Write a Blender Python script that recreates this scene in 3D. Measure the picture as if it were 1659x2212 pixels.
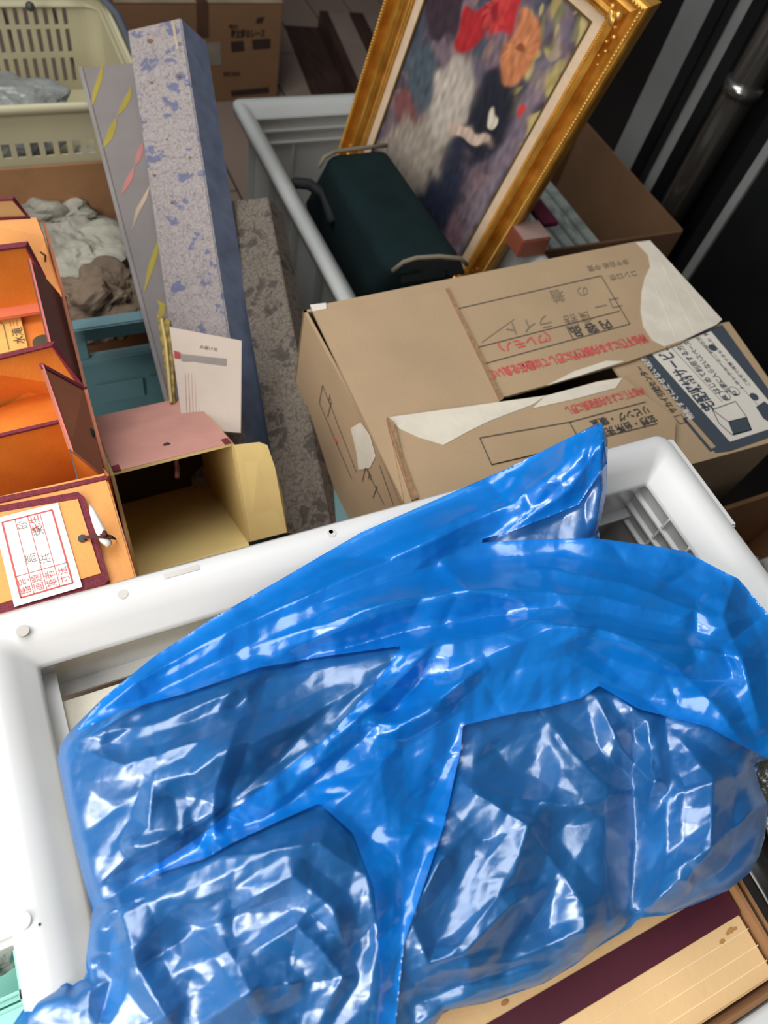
import bpy, bmesh, math, random
import numpy as np
from mathutils import Vector, Matrix, noise
for o in list(bpy.data.objects): bpy.data.objects.remove(o)
SC = bpy.context.scene; COL = SC.collection

# ---------------- camera ----------------
CR = Matrix(((0.89990936, 0.24612298, -0.35998141), (-0.39607872, 0.80668771, -0.43860754), (0.18244119, 0.53728801, 0.8234299)))
CAM = Vector((0, 0, 1.3)); FPX = 1600.0
cd = bpy.data.cameras.new('camera'); co = bpy.data.objects.new('camera', cd); COL.objects.link(co)
co.matrix_world = Matrix.Translation(CAM) @ CR.to_4x4()
cd.sensor_fit = 'VERTICAL'; cd.sensor_height = 36; cd.lens = 36 * FPX / 2212
cd.clip_start = .02
cd.dof.use_dof = True; cd.dof.focus_distance = .60; cd.dof.aperture_fstop = 7.5
SC.camera = co
# ---------------- light ----------------
w = bpy.data.worlds.new('world'); SC.world = w; w.use_nodes = True
w.node_tree.nodes['Background'].inputs[0].default_value = (.80, .88, 1, 1)
w.node_tree.nodes['Background'].inputs[1].default_value = .13
def area(name, loc, target, sx, sy, power, col):
    l = bpy.data.lights.new(name, 'AREA'); l.shape = 'RECTANGLE'; l.size = sx; l.size_y = sy; l.energy = power; l.color = col
    o = bpy.data.objects.new(name, l); COL.objects.link(o); o.location = loc
    o.rotation_euler = (Vector(target) - Vector(loc)).to_track_quat('-Z', 'Y').to_euler(); return o
area('window_light', (-1.0, -.25, 1.45), (-.05, .15, .8), .7, .9, 22, (1, .97, .93))
area('skylight', (-.45, .75, 2.35), (.05, .1, .8), 1.7, 1.5, 42, (.96, .98, 1))
SC.view_settings.view_transform = 'Standard'; SC.view_settings.look = 'None'
SC.view_settings.exposure = .0; SC.view_settings.gamma = 1; SC.view_settings.use_curve_mapping = False

# ---------------- helpers ----------------
def W(px, py, z):                       # where a line of sight meets the level z
    r = CR @ Vector((px - 829.5, 1106 - py, -FPX)); return CAM + r * ((z - CAM.z) / r.z)
def DP(px, py, d):
    r = CR @ Vector((px - 829.5, 1106 - py, -FPX)); return CAM + r * (d / FPX)
def V(*a): return Vector(a)
def srgb(c):
    return tuple((x / 12.92 if x <= .04045 else ((x + .055) / 1.055) ** 2.4) for x in c[:3])
def S(r, g, b): return srgb((r / 255, g / 255, b / 255))
MATS = {}
def mat(name, col, rough=.6, var=.12, vscale=12, bump=0, bscale=60, metal=0, stretch=None, spec=.5, dark=None):
    if name in MATS: return MATS[name]
    m = bpy.data.materials.new(name); m.use_nodes = True; nt = m.node_tree; n = nt.nodes; L = nt.links
    b = n['Principled BSDF']; b.inputs['Roughness'].default_value = rough; b.inputs['Metallic'].default_value = metal
    b.inputs['Specular IOR Level'].default_value = spec
    tc = n.new('ShaderNodeTexCoord'); mp = n.new('ShaderNodeMapping'); L.new(tc.outputs['Object'], mp.inputs[0])
    if stretch: mp.inputs['Scale'].default_value = stretch
    no = n.new('ShaderNodeTexNoise'); no.inputs['Scale'].default_value = vscale; no.inputs['Detail'].default_value = 5
    L.new(mp.outputs[0], no.inputs[0])
    cr = n.new('ShaderNodeValToRGB'); L.new(no.outputs[0], cr.inputs[0])
    c2 = dark or tuple(max(0, x * (1 - 2 * var)) for x in col)
    cr.color_ramp.elements[0].color = (*c2, 1); cr.color_ramp.elements[1].color = (*(min(1, x * (1 + var)) for x in col), 1)
    cr.color_ramp.elements[0].position = .3; cr.color_ramp.elements[1].position = .7
    L.new(cr.outputs[0], b.inputs['Base Color'])
    if bump:
        n2 = n.new('ShaderNodeTexNoise'); n2.inputs['Scale'].default_value = bscale; n2.inputs['Detail'].default_value = 4
        L.new(mp.outputs[0], n2.inputs[0]); bu = n.new('ShaderNodeBump'); bu.inputs['Strength'].default_value = bump; bu.inputs['Distance'].default_value = .003
        L.new(n2.outputs[0], bu.inputs['Height']); L.new(bu.outputs[0], b.inputs['Normal'])
    MATS[name] = m; return m
def translucent(name, col, thru=.25, rough=.35, glow=.5):
    m = bpy.data.materials.new(name); m.use_nodes = True; nt = m.node_tree; n = nt.nodes; L = nt.links; n.clear()
    out = n.new('ShaderNodeOutputMaterial'); d = n.new('ShaderNodeBsdfDiffuse'); t = n.new('ShaderNodeBsdfTranslucent'); tr = n.new('ShaderNodeBsdfTransparent'); g = n.new('ShaderNodeBsdfGlossy')
    for x in (d, t): x.inputs['Color'].default_value = (*col, 1)
    tr.inputs['Color'].default_value = (.95, .97, .97, 1); g.inputs['Roughness'].default_value = rough
    m1 = n.new('ShaderNodeMixShader'); m1.inputs[0].default_value = glow; L.new(d.outputs[0], m1.inputs[1]); L.new(t.outputs[0], m1.inputs[2])
    m2 = n.new('ShaderNodeMixShader'); m2.inputs[0].default_value = thru; L.new(m1.outputs[0], m2.inputs[1]); L.new(tr.outputs[0], m2.inputs[2])
    fr = n.new('ShaderNodeFresnel'); fr.inputs[0].default_value = 1.45
    m3 = n.new('ShaderNodeMixShader'); L.new(fr.outputs[0], m3.inputs[0]); L.new(m2.outputs[0], m3.inputs[1]); L.new(g.outputs[0], m3.inputs[2])
    L.new(m3.outputs[0], out.inputs[0]); return m

def obj(name, bm, m, parent=None, smooth=False, loc=None):
    me = bpy.data.meshes.new(name); bm.normal_update(); bm.to_mesh(me); bm.free()
    if smooth:
        for p in me.polygons: p.use_smooth = True
    for mm in (m if isinstance(m, (list, tuple)) else [m]): me.materials.append(mm)
    o = bpy.data.objects.new(name, me); COL.objects.link(o)
    if parent: o.parent = parent; o.matrix_parent_inverse = Matrix.Translation(-parent.location)
    return o
def tag(o, label=None, cat=None, group=None, kind=None):
    if label: o['label'] = label
    if cat: o['category'] = cat
    if group: o['group'] = group
    if kind: o['kind'] = kind
    return o
def thing(name, loc, label, cat, group=None):
    o = bpy.data.objects.new(name, None); COL.objects.link(o); o.location = loc; o.empty_display_size = .02
    return tag(o, label, cat, group)
def B(): return bmesh.new()
def obox(bm, O, U, Vv, N, bev=0):       # box spanned by three edge vectors from corner O
    vs = [bm.verts.new(O + U * a + Vv * b + N * c) for c in (0, 1) for b in (0, 1) for a in (0, 1)]
    fs = [bm.faces.new([vs[i] for i in q]) for q in ((0, 2, 3, 1), (4, 5, 7, 6), (0, 1, 5, 4), (2, 6, 7, 3), (0, 4, 6, 2), (1, 3, 7, 5))]
    if bev:
        es = list({e for f in fs for e in f.edges}); bmesh.ops.bevel(bm, geom=es, offset=bev, segments=2, affect='EDGES', clamp_overlap=True)
def box(bm, x0, x1, y0, y1, z0, z1, bev=0):
    obox(bm, V(x0, y0, z0), V(x1 - x0, 0, 0), V(0, y1 - y0, 0), V(0, 0, z1 - z0), bev)
def slab(bm, pts, t, flip=False):       # thick polygon; thickness goes away from its front
    pts = [Vector(p) for p in pts]
    n = Vector((0, 0, 0))
    for i in range(len(pts)):
        a, b = pts[i], pts[(i + 1) % len(pts)]; n += a.cross(b)
    n.normalize()
    c = sum(pts, Vector((0, 0, 0))) / len(pts)
    if n.dot(CAM - c) < 0: n = -n; pts = pts[::-1]
    f = [bm.verts.new(p) for p in pts]; k = [bm.verts.new(p - n * t) for p in pts]
    bm.faces.new(f); bm.faces.new(k[::-1])
    for i in range(len(pts)):
        j = (i + 1) % len(pts); bm.faces.new((f[j], f[i], k[i], k[j]))
    return n
def strip(bm, p, q, wdt, n, t=.0015, lift=0):      # flat bar from p to q lying on a surface with normal n
    d = (q - p); s = d.cross(n).normalized() * wdt * .5; n = n.normalized()
    obox(bm, p - s + n * lift, d, s * 2, n * t)
def tube(bm, pts, r, seg=8, closed=False):
    pts = [Vector(p) for p in pts]; N = len(pts); rings = []
    for i, p in enumerate(pts):
        a = pts[(i - 1) % N] if (closed or i > 0) else p; b = pts[(i + 1) % N] if (closed or i < N - 1) else p
        t = (b - a).normalized(); ref = V(0, 0, 1) if abs(t.z) < .9 else V(1, 0, 0)
        u = t.cross(ref).normalized(); v = t.cross(u); rr = r[i] if isinstance(r, (list, tuple)) else r
        rings.append([bm.verts.new(p + (u * math.cos(2 * math.pi * k / seg) + v * math.sin(2 * math.pi * k / seg)) * rr) for k in range(seg)])
    for i in range(N if closed else N - 1):
        a, b = rings[i], rings[(i + 1) % N]
        for k in range(seg): bm.faces.new((a[k], a[(k + 1) % seg], b[(k + 1) % seg], b[k]))
    if not closed: bm.faces.new(rings[0][::-1]); bm.faces.new(rings[-1])
def ball(bm, c, r, sub=1, sc=(1, 1, 1)):
    bmesh.ops.create_icosphere(bm, subdivisions=sub, radius=r, matrix=Matrix.Translation(c) @ Matrix.Diagonal((*sc, 1)))
def disc(bm, c, n, r, t, seg=20):
    q = n.to_track_quat('Z', 'Y').to_matrix().to_4x4()
    bmesh.ops.create_cone(bm, cap_ends=True, segments=seg, radius1=r, radius2=r, depth=t, matrix=Matrix.Translation(c) @ q)
class Sheet:                              # a printed face: O corner, U reading direction, Vv up of the letters
    def __init__(s, O, U, Vv, lift=.0006):
        s.O = Vector(O); s.U = Vector(U).normalized(); s.V = Vector(Vv).normalized(); s.N = s.U.cross(s.V).normalized(); s.lift = lift
        if s.N.dot(CAM - s.O) < 0: s.back = True
    def pt(s, a, b, k=0): return s.O + s.U * a + s.V * b + s.N * (s.lift + k)
def text(bm, sh, body, a, b, size, bold=0, align='LEFT', k=0, slant=0, xs=1):
    c = bpy.data.curves.new('t', 'FONT'); c.body = body; c.resolution_u = 2; c.align_x = align; c.offset = bold; c.shear = slant
    o = bpy.data.objects.new('t', c); COL.objects.link(o); bpy.context.view_layer.update()
    me = bpy.data.meshes.new_from_object(o.evaluated_get(bpy.context.evaluated_depsgraph_get()))
    vs = [bm.verts.new(sh.pt(a + v.co.x * size * xs, b + v.co.y * size, k)) for v in me.vertices]
    for p in me.polygons:
        try: bm.faces.new([vs[i] for i in p.vertices])
        except ValueError: pass
    bpy.data.objects.remove(o); bpy.data.curves.remove(c); bpy.data.meshes.remove(me)
def rect(bm, sh, a0, b0, a1, b1, k=0):
    vs = [bm.verts.new(sh.pt(*q, k)) for q in ((a0, b0), (a1, b0), (a1, b1), (a0, b1))]; bm.faces.new(vs)
def poly(bm, sh, pts, k=0): bm.faces.new([bm.verts.new(sh.pt(*q, k)) for q in pts])
def line(bm, sh, p, q, wd=.0008, k=0):
    p = Vector((*p, 0)); q = Vector((*q, 0)); d = (q - p); s = V(-d.y, d.x, 0).normalized() * wd * .5
    poly(bm, sh, [tuple((p - s)[:2]), tuple((q - s)[:2]), tuple((q + s)[:2]), tuple((p + s)[:2])], k)
def frame_rect(bm, sh, a0, b0, a1, b1, wd=.0008, k=0):
    for p, q in (((a0, b0), (a1, b0)), ((a1, b0), (a1, b1)), ((a1, b1), (a0, b1)), ((a0, b1), (a0, b0))): line(bm, sh, p, q, wd, k)
def crumple(bm, c, rad, seed, amp=.35, sub=4, n=26):
    if n >= 50: n = 150
    r0 = len(bm.verts); bmesh.ops.create_icosphere(bm, subdivisions=sub, radius=1)
    bm.verts.ensure_lookup_table(); vs = bm.verts[r0:]; rg = random.Random(seed); co_ = np.array([v.co[:] for v in vs]); h = np.zeros(len(vs))
    for k in range(n):
        d = np.array([rg.gauss(0, 1) for _ in range(3)]); d /= np.linalg.norm(d); p = np.array([rg.gauss(0, 1) for _ in range(3)]); p /= np.linalg.norm(p)
        wd = rg.uniform(.3, .9) if n < 100 else rg.choice((.14, .22, .35, .6, .9)); win = np.exp(-((co_ - p) ** 2).sum(1) / wd ** 2); h += rg.choice((-1, 1)) * np.abs((co_ - p) @ d) * win * rg.uniform(.3, 1)
    if n == 150:
        for i_, q in enumerate(co_):
            p = Vector(q) + Vector((seed * 3.1, seed * 1.7, 0)); p = p + .25 * noise.noise_vector(p * 1.3)
            a_, _ = noise.voronoi(p * 1.25); b_, _ = noise.voronoi(p * 2.5); c_, _ = noise.voronoi(p * 5.5)
            h[i_] = h[i_] * .35 + .80 * (min(a_[1] - a_[0], .6) - .2) + .30 * (min(b_[1] - b_[0], .5) - .2) + .09 * (c_[1] - c_[0] - .2) + .35 * noise.noise(p * 1.1)
    for v, q, hh in zip(vs, co_, h):
        s = 1 + amp * float(hh); v.co = Vector(c) + Vector((q[0] * rad[0], q[1] * rad[1], q[2] * rad[2])) * s

# ---------------- materials ----------------
KRAFT = mat('kraft_cardboard', S(166, 140, 108), .85, .05, 9, .12, 300)
KRAFT_SIDE = mat('kraft_cardboard_brown', S(150, 108, 70), .85, .10, 9, .15, 200)
TORN = mat('torn_liner_paper', S(206, 196, 178), .9, .05, 30, .2, 90)
CORR = mat('corrugated_edge', S(146, 112, 80), .9, .15, 200)
INKB = mat('black_ink', S(62, 62, 60), .7, .05); INKR = mat('red_ink', S(196, 84, 78), .7, .08, 300)
PENCIL = mat('pencil_mark', S(120, 108, 92), .7, .05); NAVY = mat('navy_ink', S(58, 66, 74), .7, .03); PAPERW = mat('white_print', S(206, 198, 184), .8, .03)
DARKIN = mat('dark_inside', S(28, 22, 18), .95)
WHITEP = translucent('milky_plastic', (.95, .94, .91), .08, glow=.35); WHITEW = translucent('milky_plastic_wall', (.97, .95, .92), .36, glow=.5)
FARP = translucent('far_milky_plastic', (.84, .85, .81), .20)
TEAL = mat('teal_plastic', S(96, 128, 132), .45, .06, 6, .08, 200)
AQUA = mat('aqua_plastic', S(140, 205, 190), .35, .05)
ORANGE = mat('orange_paper', S(222, 128, 40), .6, .06, 14, .1, 300, dark=S(205, 104, 26))
ORANGE_L = mat('orange_card_outer', S(226, 152, 76), .6, .04, 14, .15, 300)
MAROON = mat('maroon_cloth_tape', S(120, 34, 50), .6, .15, 300, .5, 900)
BROWNC = mat('brown_card', S(158, 92, 62), .7, .06)
PINK = mat('dusty_pink_card', S(196, 140, 126), .75, .07, 20, .1, 200)
CREAM = mat('cream_card_inside', S(214, 188, 122), .8, .06, 10)
PAPER = mat('newsprint', S(150, 146, 132), .85, .16, 18, .3, 60)
KPAPER = mat('brown_wrapping_paper', S(112, 94, 76), .85, .15, 18, .3, 60)
GOLD = mat('gilt_wood', S(222, 164, 70), .32, .08, 30, .12, 120, metal=.55, dark=S(176, 118, 38))
LINEN = mat('linen_mat_board', S(214, 188, 158), .9, .04, 60, .3, 500)
BLACKM = mat('black_paint', S(16, 17, 19), .4, .2, 8); GREYP = mat('grey_panel', S(128, 130, 126), .6, .08, 5)
CHROME = mat('brushed_steel', S(150, 148, 142), .22, .05, 10, metal=.9)

# ================= SETTING =================
fl = B()
floor_m = mat('floor_underlay', S(60, 48, 42), .8)
box(fl, -2.2, 2.5, -1.6, 4.2, -.04, -.004)
floor = tag(obj('floor', fl, floor_m), kind='structure')
PL = mat('floor_plank', S(150, 128, 114), .7, .06, 6, .1, 40, stretch=(1, .12, 1))
plank = None
for i in range(22):
    for j in range(3):
        if plank is None:
            b = B(); box(b, .003, .147, .003, 1.497, -.012, 0, .001); plank = obj('floorboard', b, PL, floor); p = plank
        else:
            p = plank.copy(); COL.objects.link(p)
        p.location = (-.9 + i * .15, -.5 + j * 1.5 - (i % 2) * .7, 0); p.rotation_euler = (0, 0, 0)

for nm, bx in (('wall_back', (-2.2, 2.6, 4.2, 4.3, 0, 2.6)), ('wall_right', (2.5, 2.6, -1.6, 4.2, 0, 2.6))):
    b = B(); box(b, *bx); tag(obj(nm, b, mat('grey_wall', S(70, 66, 62), .9, .05, 3)), kind='structure')

# ================= FOREGROUND CONTAINER =================
RZ = .80; CX0, CX1, CY0, CY1 = -.096, .525, -.185, .271; BZ = .555
ct = thing('storage_container', (CX0, CY0, BZ), 'large milky white plastic container in front holding the blue bag', 'container')
def rring(bm, x0, x1, y0, y1, z, r, seg=6):
    out = []
    for cx, cy, a0 in ((x1 - r, y1 - r, 0), (x0 + r, y1 - r, 90), (x0 + r, y0 + r, 180), (x1 - r, y0 + r, 270)):
        for k in range(seg + 1):
            a = math.radians(a0 + 90 * k / seg); out.append(bm.verts.new((cx + r * math.cos(a), cy + r * math.sin(a), z)))
    return out
def loft(bm, rings):
    for a, b in zip(rings, rings[1:]):
        n = len(a)
        for i in range(n): bm.faces.new((a[i], a[(i + 1) % n], b[(i + 1) % n], b[i]))
def flange(x0, x1, y0, y1, z, wd, lip, r=.014, t=.003):
    bm = B(); prof = [(0, -lip), (0, -.004), (.004, 0), (wd * .45, 0), (wd * .75, -.008), (wd, -.02), (wd + t, -.022), (wd + t - .002, -.025), (wd * .7, -.012), (wd * .45, -t), (.005, -t), (t, -lip)]
    rings = [rring(bm, x0 + a, x1 - a, y0 + a, y1 - a, z + h, max(.003, r - a * .3)) for a, h in prof]
    loft(bm, rings + [rings[0]]); bmesh.ops.recalc_face_normals(bm, faces=bm.faces); return bm
obj('rim', flange(CX0, CX1, CY0, CY1, RZ, .037, .018), WHITEP, ct, True)
# thickened hand grip bulges on rim
b = B(); box(b, -.128, CX0 + .016, .068, .268, RZ - .03, RZ - .0004, .004); tag(obj('grip', b, WHITEP, ct), 'wider white grip ledge of the rim')
b = B(); box(b, CX1 - .006, CX1 + .0035, .158, .262, RZ - .02, RZ - .001, .002); obj('grip', b, WHITEP, ct)
ix0, ix1, iy0, iy1 = CX0 + .037, CX1 - .037, CY0 + .037, CY1 - .037
def wall_panel(bm, O, U, Vv, N, holes):   # rectangular wall split into cells so that the holes stay open
    us = sorted({0, 1, *[h[0] for h in holes], *[h[1] for h in holes]}); vs = sorted({0, 1, *[h[2] for h in holes], *[h[3] for h in holes]})
    for a0, a1 in zip(us, us[1:]):
        for b0, b1 in zip(vs, vs[1:]):
            m = ((a0 + a1) / 2, (b0 + b1) / 2)
            if any(h[0] < m[0] < h[1] and h[2] < m[1] < h[3] for h in holes): continue
            obox(bm, O + U * a0 + Vv * b0, U * (a1 - a0), Vv * (b1 - b0), N)
hh = RZ - .022 - BZ
b = B(); wall_panel(b, V(ix0, iy1, BZ), V(ix1 - ix0, 0, 0), V(0, 0, hh), V(0, .003, 0), []); obj('side_wall', b, WHITEW, ct)
b = B(); wall_panel(b, V(ix0, iy0, BZ), V(ix1 - ix0, 0, 0), V(0, 0, hh), V(0, -.003, 0), []); obj('side_wall', b, WHITEW, ct)
b = B(); wall_panel(b, V(ix0, iy0, BZ), V(0, iy1 - iy0, 0), V(0, 0, hh), V(-.003, 0, 0), []); obj('side_wall', b, WHITEW, ct)
b = B(); wall_panel(b, V(ix1, iy0, BZ), V(0, iy1 - iy0, 0), V(0, 0, hh), V(.003, 0, 0), [(.60, .66, .30, .74), (.72, .78, .30, .74), (.84, .90, .30, .74)]); obj('side_wall', b, WHITEW, ct)
b = B(); box(b, ix0, ix1, iy0, iy1, BZ - .003, BZ); obj('base', b, WHITEP, ct)
for k in range(6):                         # stiffening ribs under right and far rim
    b = B(); y = .19 - k * .032; box(b, ix1 - .004, ix1 + .024, y, y + .0022, RZ - .075, RZ - .022); obj('rib', b, WHITEP, ct)
for k, z in enumerate((RZ - .040, RZ - .058, RZ - .075)):
    b = B(); box(b, ix1 - .005, ix1 + .02, -.12, iy1, z, z + .002); obj('ledge', b, WHITEP, ct)
b = B(); box(b, ix0, ix1, iy1 - .010, iy1, RZ - .070, RZ - .067); obj('ledge', b, WHITEP, ct)
b = B(); box(b, ix0, ix0 + .010, iy0, iy1, RZ - .045, RZ - .042); obj('ledge', b, WHITEP, ct)
b = B(); box(b, ix0 - .004, ix0 + .0015, iy0, iy1, RZ - .0255, RZ - .021, .001); obj('ledge', b, mat('yellowed_plastic', S(240, 228, 204), .4, .04), ct)
dm = mat('moulded_dimple', S(190, 184, 176), .6)
for px, py, r in ((49, 1363, .0042), (265, 1284, .0036), (716, 1152, .0036), (715, 1149, .0018), (1155, 1020, .003)):
    b = B(); c = W(px, py, RZ); c.z = RZ - .0005; disc(b, c, V(0, 0, 1), r, .002); obj('dimple', b, dm, ct)
b = B(); c = W(48, 1990, RZ); c.z = RZ + .001; disc(b, c, V(0, 0, 1), .0048, .002, 24); tag(obj('round_boss', b, WHITEP, ct), 'round moulded boss on the near left rim')
b = B(); c = W(86, 1997, RZ); c.z = RZ - .001; ball(b, c, .0016, 1); tag(obj('grime_spot', b, DARKIN, ct), 'brown grime spot beside the boss')
b = B(); c = W(392, 1236, RZ); box(b, c.x - .013, c.x + .013, c.y - .002, c.y + .002, RZ - .001, RZ + .0006); obj('slot_mark', b, dm, ct)

# things inside the container
a = thing('photo_album', (-.058, .0, BZ), 'flat beige album with yellowed page edges under the left of the blue bag', 'album')
b = B(); box(b, -.056, .19, .076, .213, .748, .752, .001); obj('cover', b, mat('beige_cloth_cover', S(204, 196, 176), .8, .05, 30, .2, 400), a)
b = B(); box(b, -.053, .187, .078, .209, .713, .748); obj('page_block', b, mat('yellowed_pages', S(236, 220, 176), .8, .08, 4, stretch=(1, 1, 120)), a)
b = B(); box(b, -.056, .19, .076, .213, .709, .713, .001); obj('cover', b, MATS['beige_cloth_cover'], a)
wb = mat('white_box_board', S(232, 230, 222), .6, .03)
for i, (x, y1, z0, z1, lab) in enumerate(((-.056, .229, .672, .708, 'flat white carton directly beneath the beige album'), (-.055, .222, .634, .671, 'middle white carton of the pile at the left wall'), (-.056, .230, .596, .633, 'low white carton near the bottom of the left pile'))):
    t = thing('flat_carton', (x, 0, z0), lab, 'box', 'white cartons stacked in the container')
    b = B(); box(b, x, x + .22, (.08, .012, .006)[i], y1, z0, z1 - .008, .001); obj('tray', b, wb, t)
    b = B(); box(b, x - .001, x + .221, (.079, .011, .005)[i], y1 + .001, z1 - .018, z1, .001); obj('lid', b, wb, t)
b = B(); box(b, -.057, .35, -.14, .20, BZ + .001, .592, .004); tag(obj('paper_bundle', b, mat('bundle_paper', S(200, 196, 186), .8)), 'thick pale paper bundle under the stacked white cartons', 'paper')
t = thing('dark_garment_box', (.20, -.05, BZ), 'dark plum box seen dimly through the right half of the blue bag', 'box')
plum = mat('plum_cloth', S(66, 52, 70), .8, .2, 30)
b = B(); box(b, .20, .365, .01, .15, .60, .752, .006); obj('body', b, plum, t)
b = B(); box(b, .198, .367, .008, .152, .752, .775, .004); obj('lid', b, mat('slate_board', S(84, 92, 116), .7, .1), t)
b = B(); box(b, .198, .367, .008, .152, .595, .60); obj('base', b, plum, t)
bm = B(); crumple(bm, (.43, .07, .73), (.045, .08, .04), 5, .3); tag(obj('cloth_bundle', bm, mat('green_grey_cloth', S(70, 84, 84), .8, .2), smooth=True), 'dark grey green cloth bundle under the right lobe of the bag', 'cloth')

t = thing('partitioned_tray', (.03, .276, .5), 'pink partitioned tray seen faintly through the far wall of the front container', 'tray')
pkt = mat('salmon_card', S(214, 140, 118), .7, .06)
b = B(); box(b, -.03, .20, .276, .278, .5, .745); obj('front_panel', b, pkt, t)
for k in range(9):
    b = B(); x = .03 + k * .0185; box(b, x, x + .0165, .274, .276, .66, .72, .001); obj('cell', b, mat('salmon_card_dark', S(184, 112, 96), .7), t)
b = B(); box(b, -.03, .20, .2735, .292, .742, .746); obj('rim', b, pkt, t)

# ================= BLUE BAG =================
def film(name, base, trans, mixf, gl, rough):
    m = bpy.data.materials.new(name); m.use_nodes = True; nt = m.node_tree; n = nt.nodes; L = nt.links; n.clear()
    out = n.new('ShaderNodeOutputMaterial'); d = n.new('ShaderNodeBsdfDiffuse'); t = n.new('ShaderNodeBsdfTranslucent'); tr = n.new('ShaderNodeBsdfTransparent'); g = n.new('ShaderNodeBsdfGlossy')
    d.inputs['Color'].default_value = (*base, 1); t.inputs['Color'].default_value = (*base, 1); tr.inputs['Color'].default_value = (*trans, 1); g.inputs['Roughness'].default_value = rough
    g.inputs['Color'].default_value = (.95, .97, 1, 1)
    tc = n.new('ShaderNodeTexCoord'); no = n.new('ShaderNodeTexVoronoi'); no.feature = 'DISTANCE_TO_EDGE'; no.inputs['Scale'].default_value = 38
    nw = n.new('ShaderNodeTexNoise'); nw.inputs['Scale'].default_value = 9; nw.inputs['Detail'].default_value = 3
    mix = n.new('ShaderNodeMix'); mix.data_type = 'RGBA'; mix.blend_type = 'LINEAR_LIGHT'; mix.inputs[0].default_value = .12
    L.new(tc.outputs['Object'], nw.inputs[0]); L.new(tc.outputs['Object'], mix.inputs[6]); L.new(nw.outputs['Color'], mix.inputs[7]); L.new(mix.outputs[2], no.inputs['Vector'])
    fn = n.new('ShaderNodeTexNoise'); fn.inputs['Scale'].default_value = 55; fn.inputs['Detail'].default_value = 6; fn.inputs['Roughness'].default_value = .6; L.new(tc.outputs['Object'], fn.inputs[0])
    mth = n.new('ShaderNodeMath'); mth.operation = 'MULTIPLY_ADD'; L.new(no.outputs[0], mth.inputs[0]); mth.inputs[1].default_value = .6; L.new(fn.outputs[0], mth.inputs[2])
    bu = n.new('ShaderNodeBump'); bu.inputs['Strength'].default_value = .10; bu.inputs['Distance'].default_value = .004; L.new(mth.outputs[0], bu.inputs['Height'])
    L.new(bu.outputs[0], g.inputs['Normal']); L.new(bu.outputs[0], d.inputs['Normal'])
    m1 = n.new('ShaderNodeMixShader'); m1.inputs[0].default_value = .25; L.new(d.outputs[0], m1.inputs[1]); L.new(t.outputs[0], m1.inputs[2])
    m2 = n.new('ShaderNodeMixShader'); m2.inputs[0].default_value = mixf; L.new(m1.outputs[0], m2.inputs[1]); L.new(tr.outputs[0], m2.inputs[2])
    lw = n.new('ShaderNodeFresnel'); lw.inputs[0].default_value = gl; L.new(bu.outputs[0], lw.inputs['Normal'])
    m3 = n.new('ShaderNodeMixShader'); L.new(lw.outputs[0], m3.inputs[0]); L.new(m2.outputs[0], m3.inputs[1]); L.new(g.outputs[0], m3.inputs[2])
    L.new(m3.outputs[0], out.inputs[0]); return m
FILM = film('blue_film', (.01, .30, .88), (.27, .58, .90), .62, 2.1, .33)
FILM2 = film('blue_film_doubled', (.0, .31, .98), (.14, .48, .95), .42, 1.85, .24)
OUT = [(1300, 915), (1313, 950), (1311, 1060), (1296, 1130), (1283, 1162), (1350, 1172), (1420, 1180), (1480, 1191), (1520, 1213), (1560, 1233), (1595, 1250), (1659, 1325), (1740, 1420), (1730, 1560), (1659, 1640), (1628, 1650), (1643, 1705), (1660, 1740), (1652, 1810), (1640, 1850), (1618, 1887), (1572, 1924), (1495, 1956), (1440, 1977), (1380, 1983), (1362, 2004), (1312, 2034), (1289, 2048), (1243, 2084), (1174, 2125), (1051, 2167), (960, 2183), (930, 2230), (900, 2300), (0, 2300), (20, 2225), (50, 2180), (75, 2160), (144, 2122), (155, 2130), (172, 2118), (191, 2113), (186, 2091), (186, 2066), (195, 2000), (200, 1964), (194, 1947), (180, 1900), (150, 1780), (124, 1640), (130, 1610), (150, 1580), (220, 1510), (330, 1420), (460, 1335), (600, 1255), (780, 1150), (1100, 1010), (1240, 940), (1290, 914)]
TOP = [(1300, 915), (1311, 1000), (1250, 1090), (1100, 1150), (1000, 1175), (1150, 1165), (1283, 1162), (1420, 1180), (1480, 1191), (1560, 1233), (1595, 1250), (1659, 1325), (1740, 1420), (1730, 1560), (1659, 1640), (1600, 1610), (1530, 1570), (1380, 1532), (1294, 1481), (1254, 1509), (1179, 1529), (1090, 1546), (1000, 1567), (995, 1620), (960, 1780), (920, 1900), (872, 2040), (855, 2212), (850, 2300), (805, 2300), (822, 2110), (808, 1920), (762, 1800), (690, 1735), (600, 1775), (500, 1822), (440, 1856), (360, 1880), (290, 1912), (330, 1872), (420, 1815), (580, 1690), (720, 1580), (800, 1490), (868, 1395), (700, 1418), (560, 1442), (400, 1498), (262, 1535), (160, 1585), (220, 1510), (330, 1420), (460, 1335), (600, 1255), (780, 1150), (1100, 1010), (1240, 940)]
def segd(P, A, Bq):
    d = np.subtract(Bq, A); L2 = float(d @ d) + 1e-9; t = np.clip(((P - A) @ d) / L2, 0, 1); q = A + t[:, None] * d
    return np.hypot(*(P - q).T), t, q, (P - A) @ np.array([-d[1], d[0]]) / math.sqrt(L2)
def inside(P, poly_):
    c = np.zeros(len(P), bool); n = len(poly_)
    for i in range(n):
        x0, y0 = poly_[i]; x1, y1 = poly_[(i + 1) % n]
        if y0 == y1: continue
        k = ((P[:, 1] < y0) != (P[:, 1] < y1)) & (P[:, 0] < (x1 - x0) * (P[:, 1] - y0) / (y1 - y0) + x0); c ^= k
    return c
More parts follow.
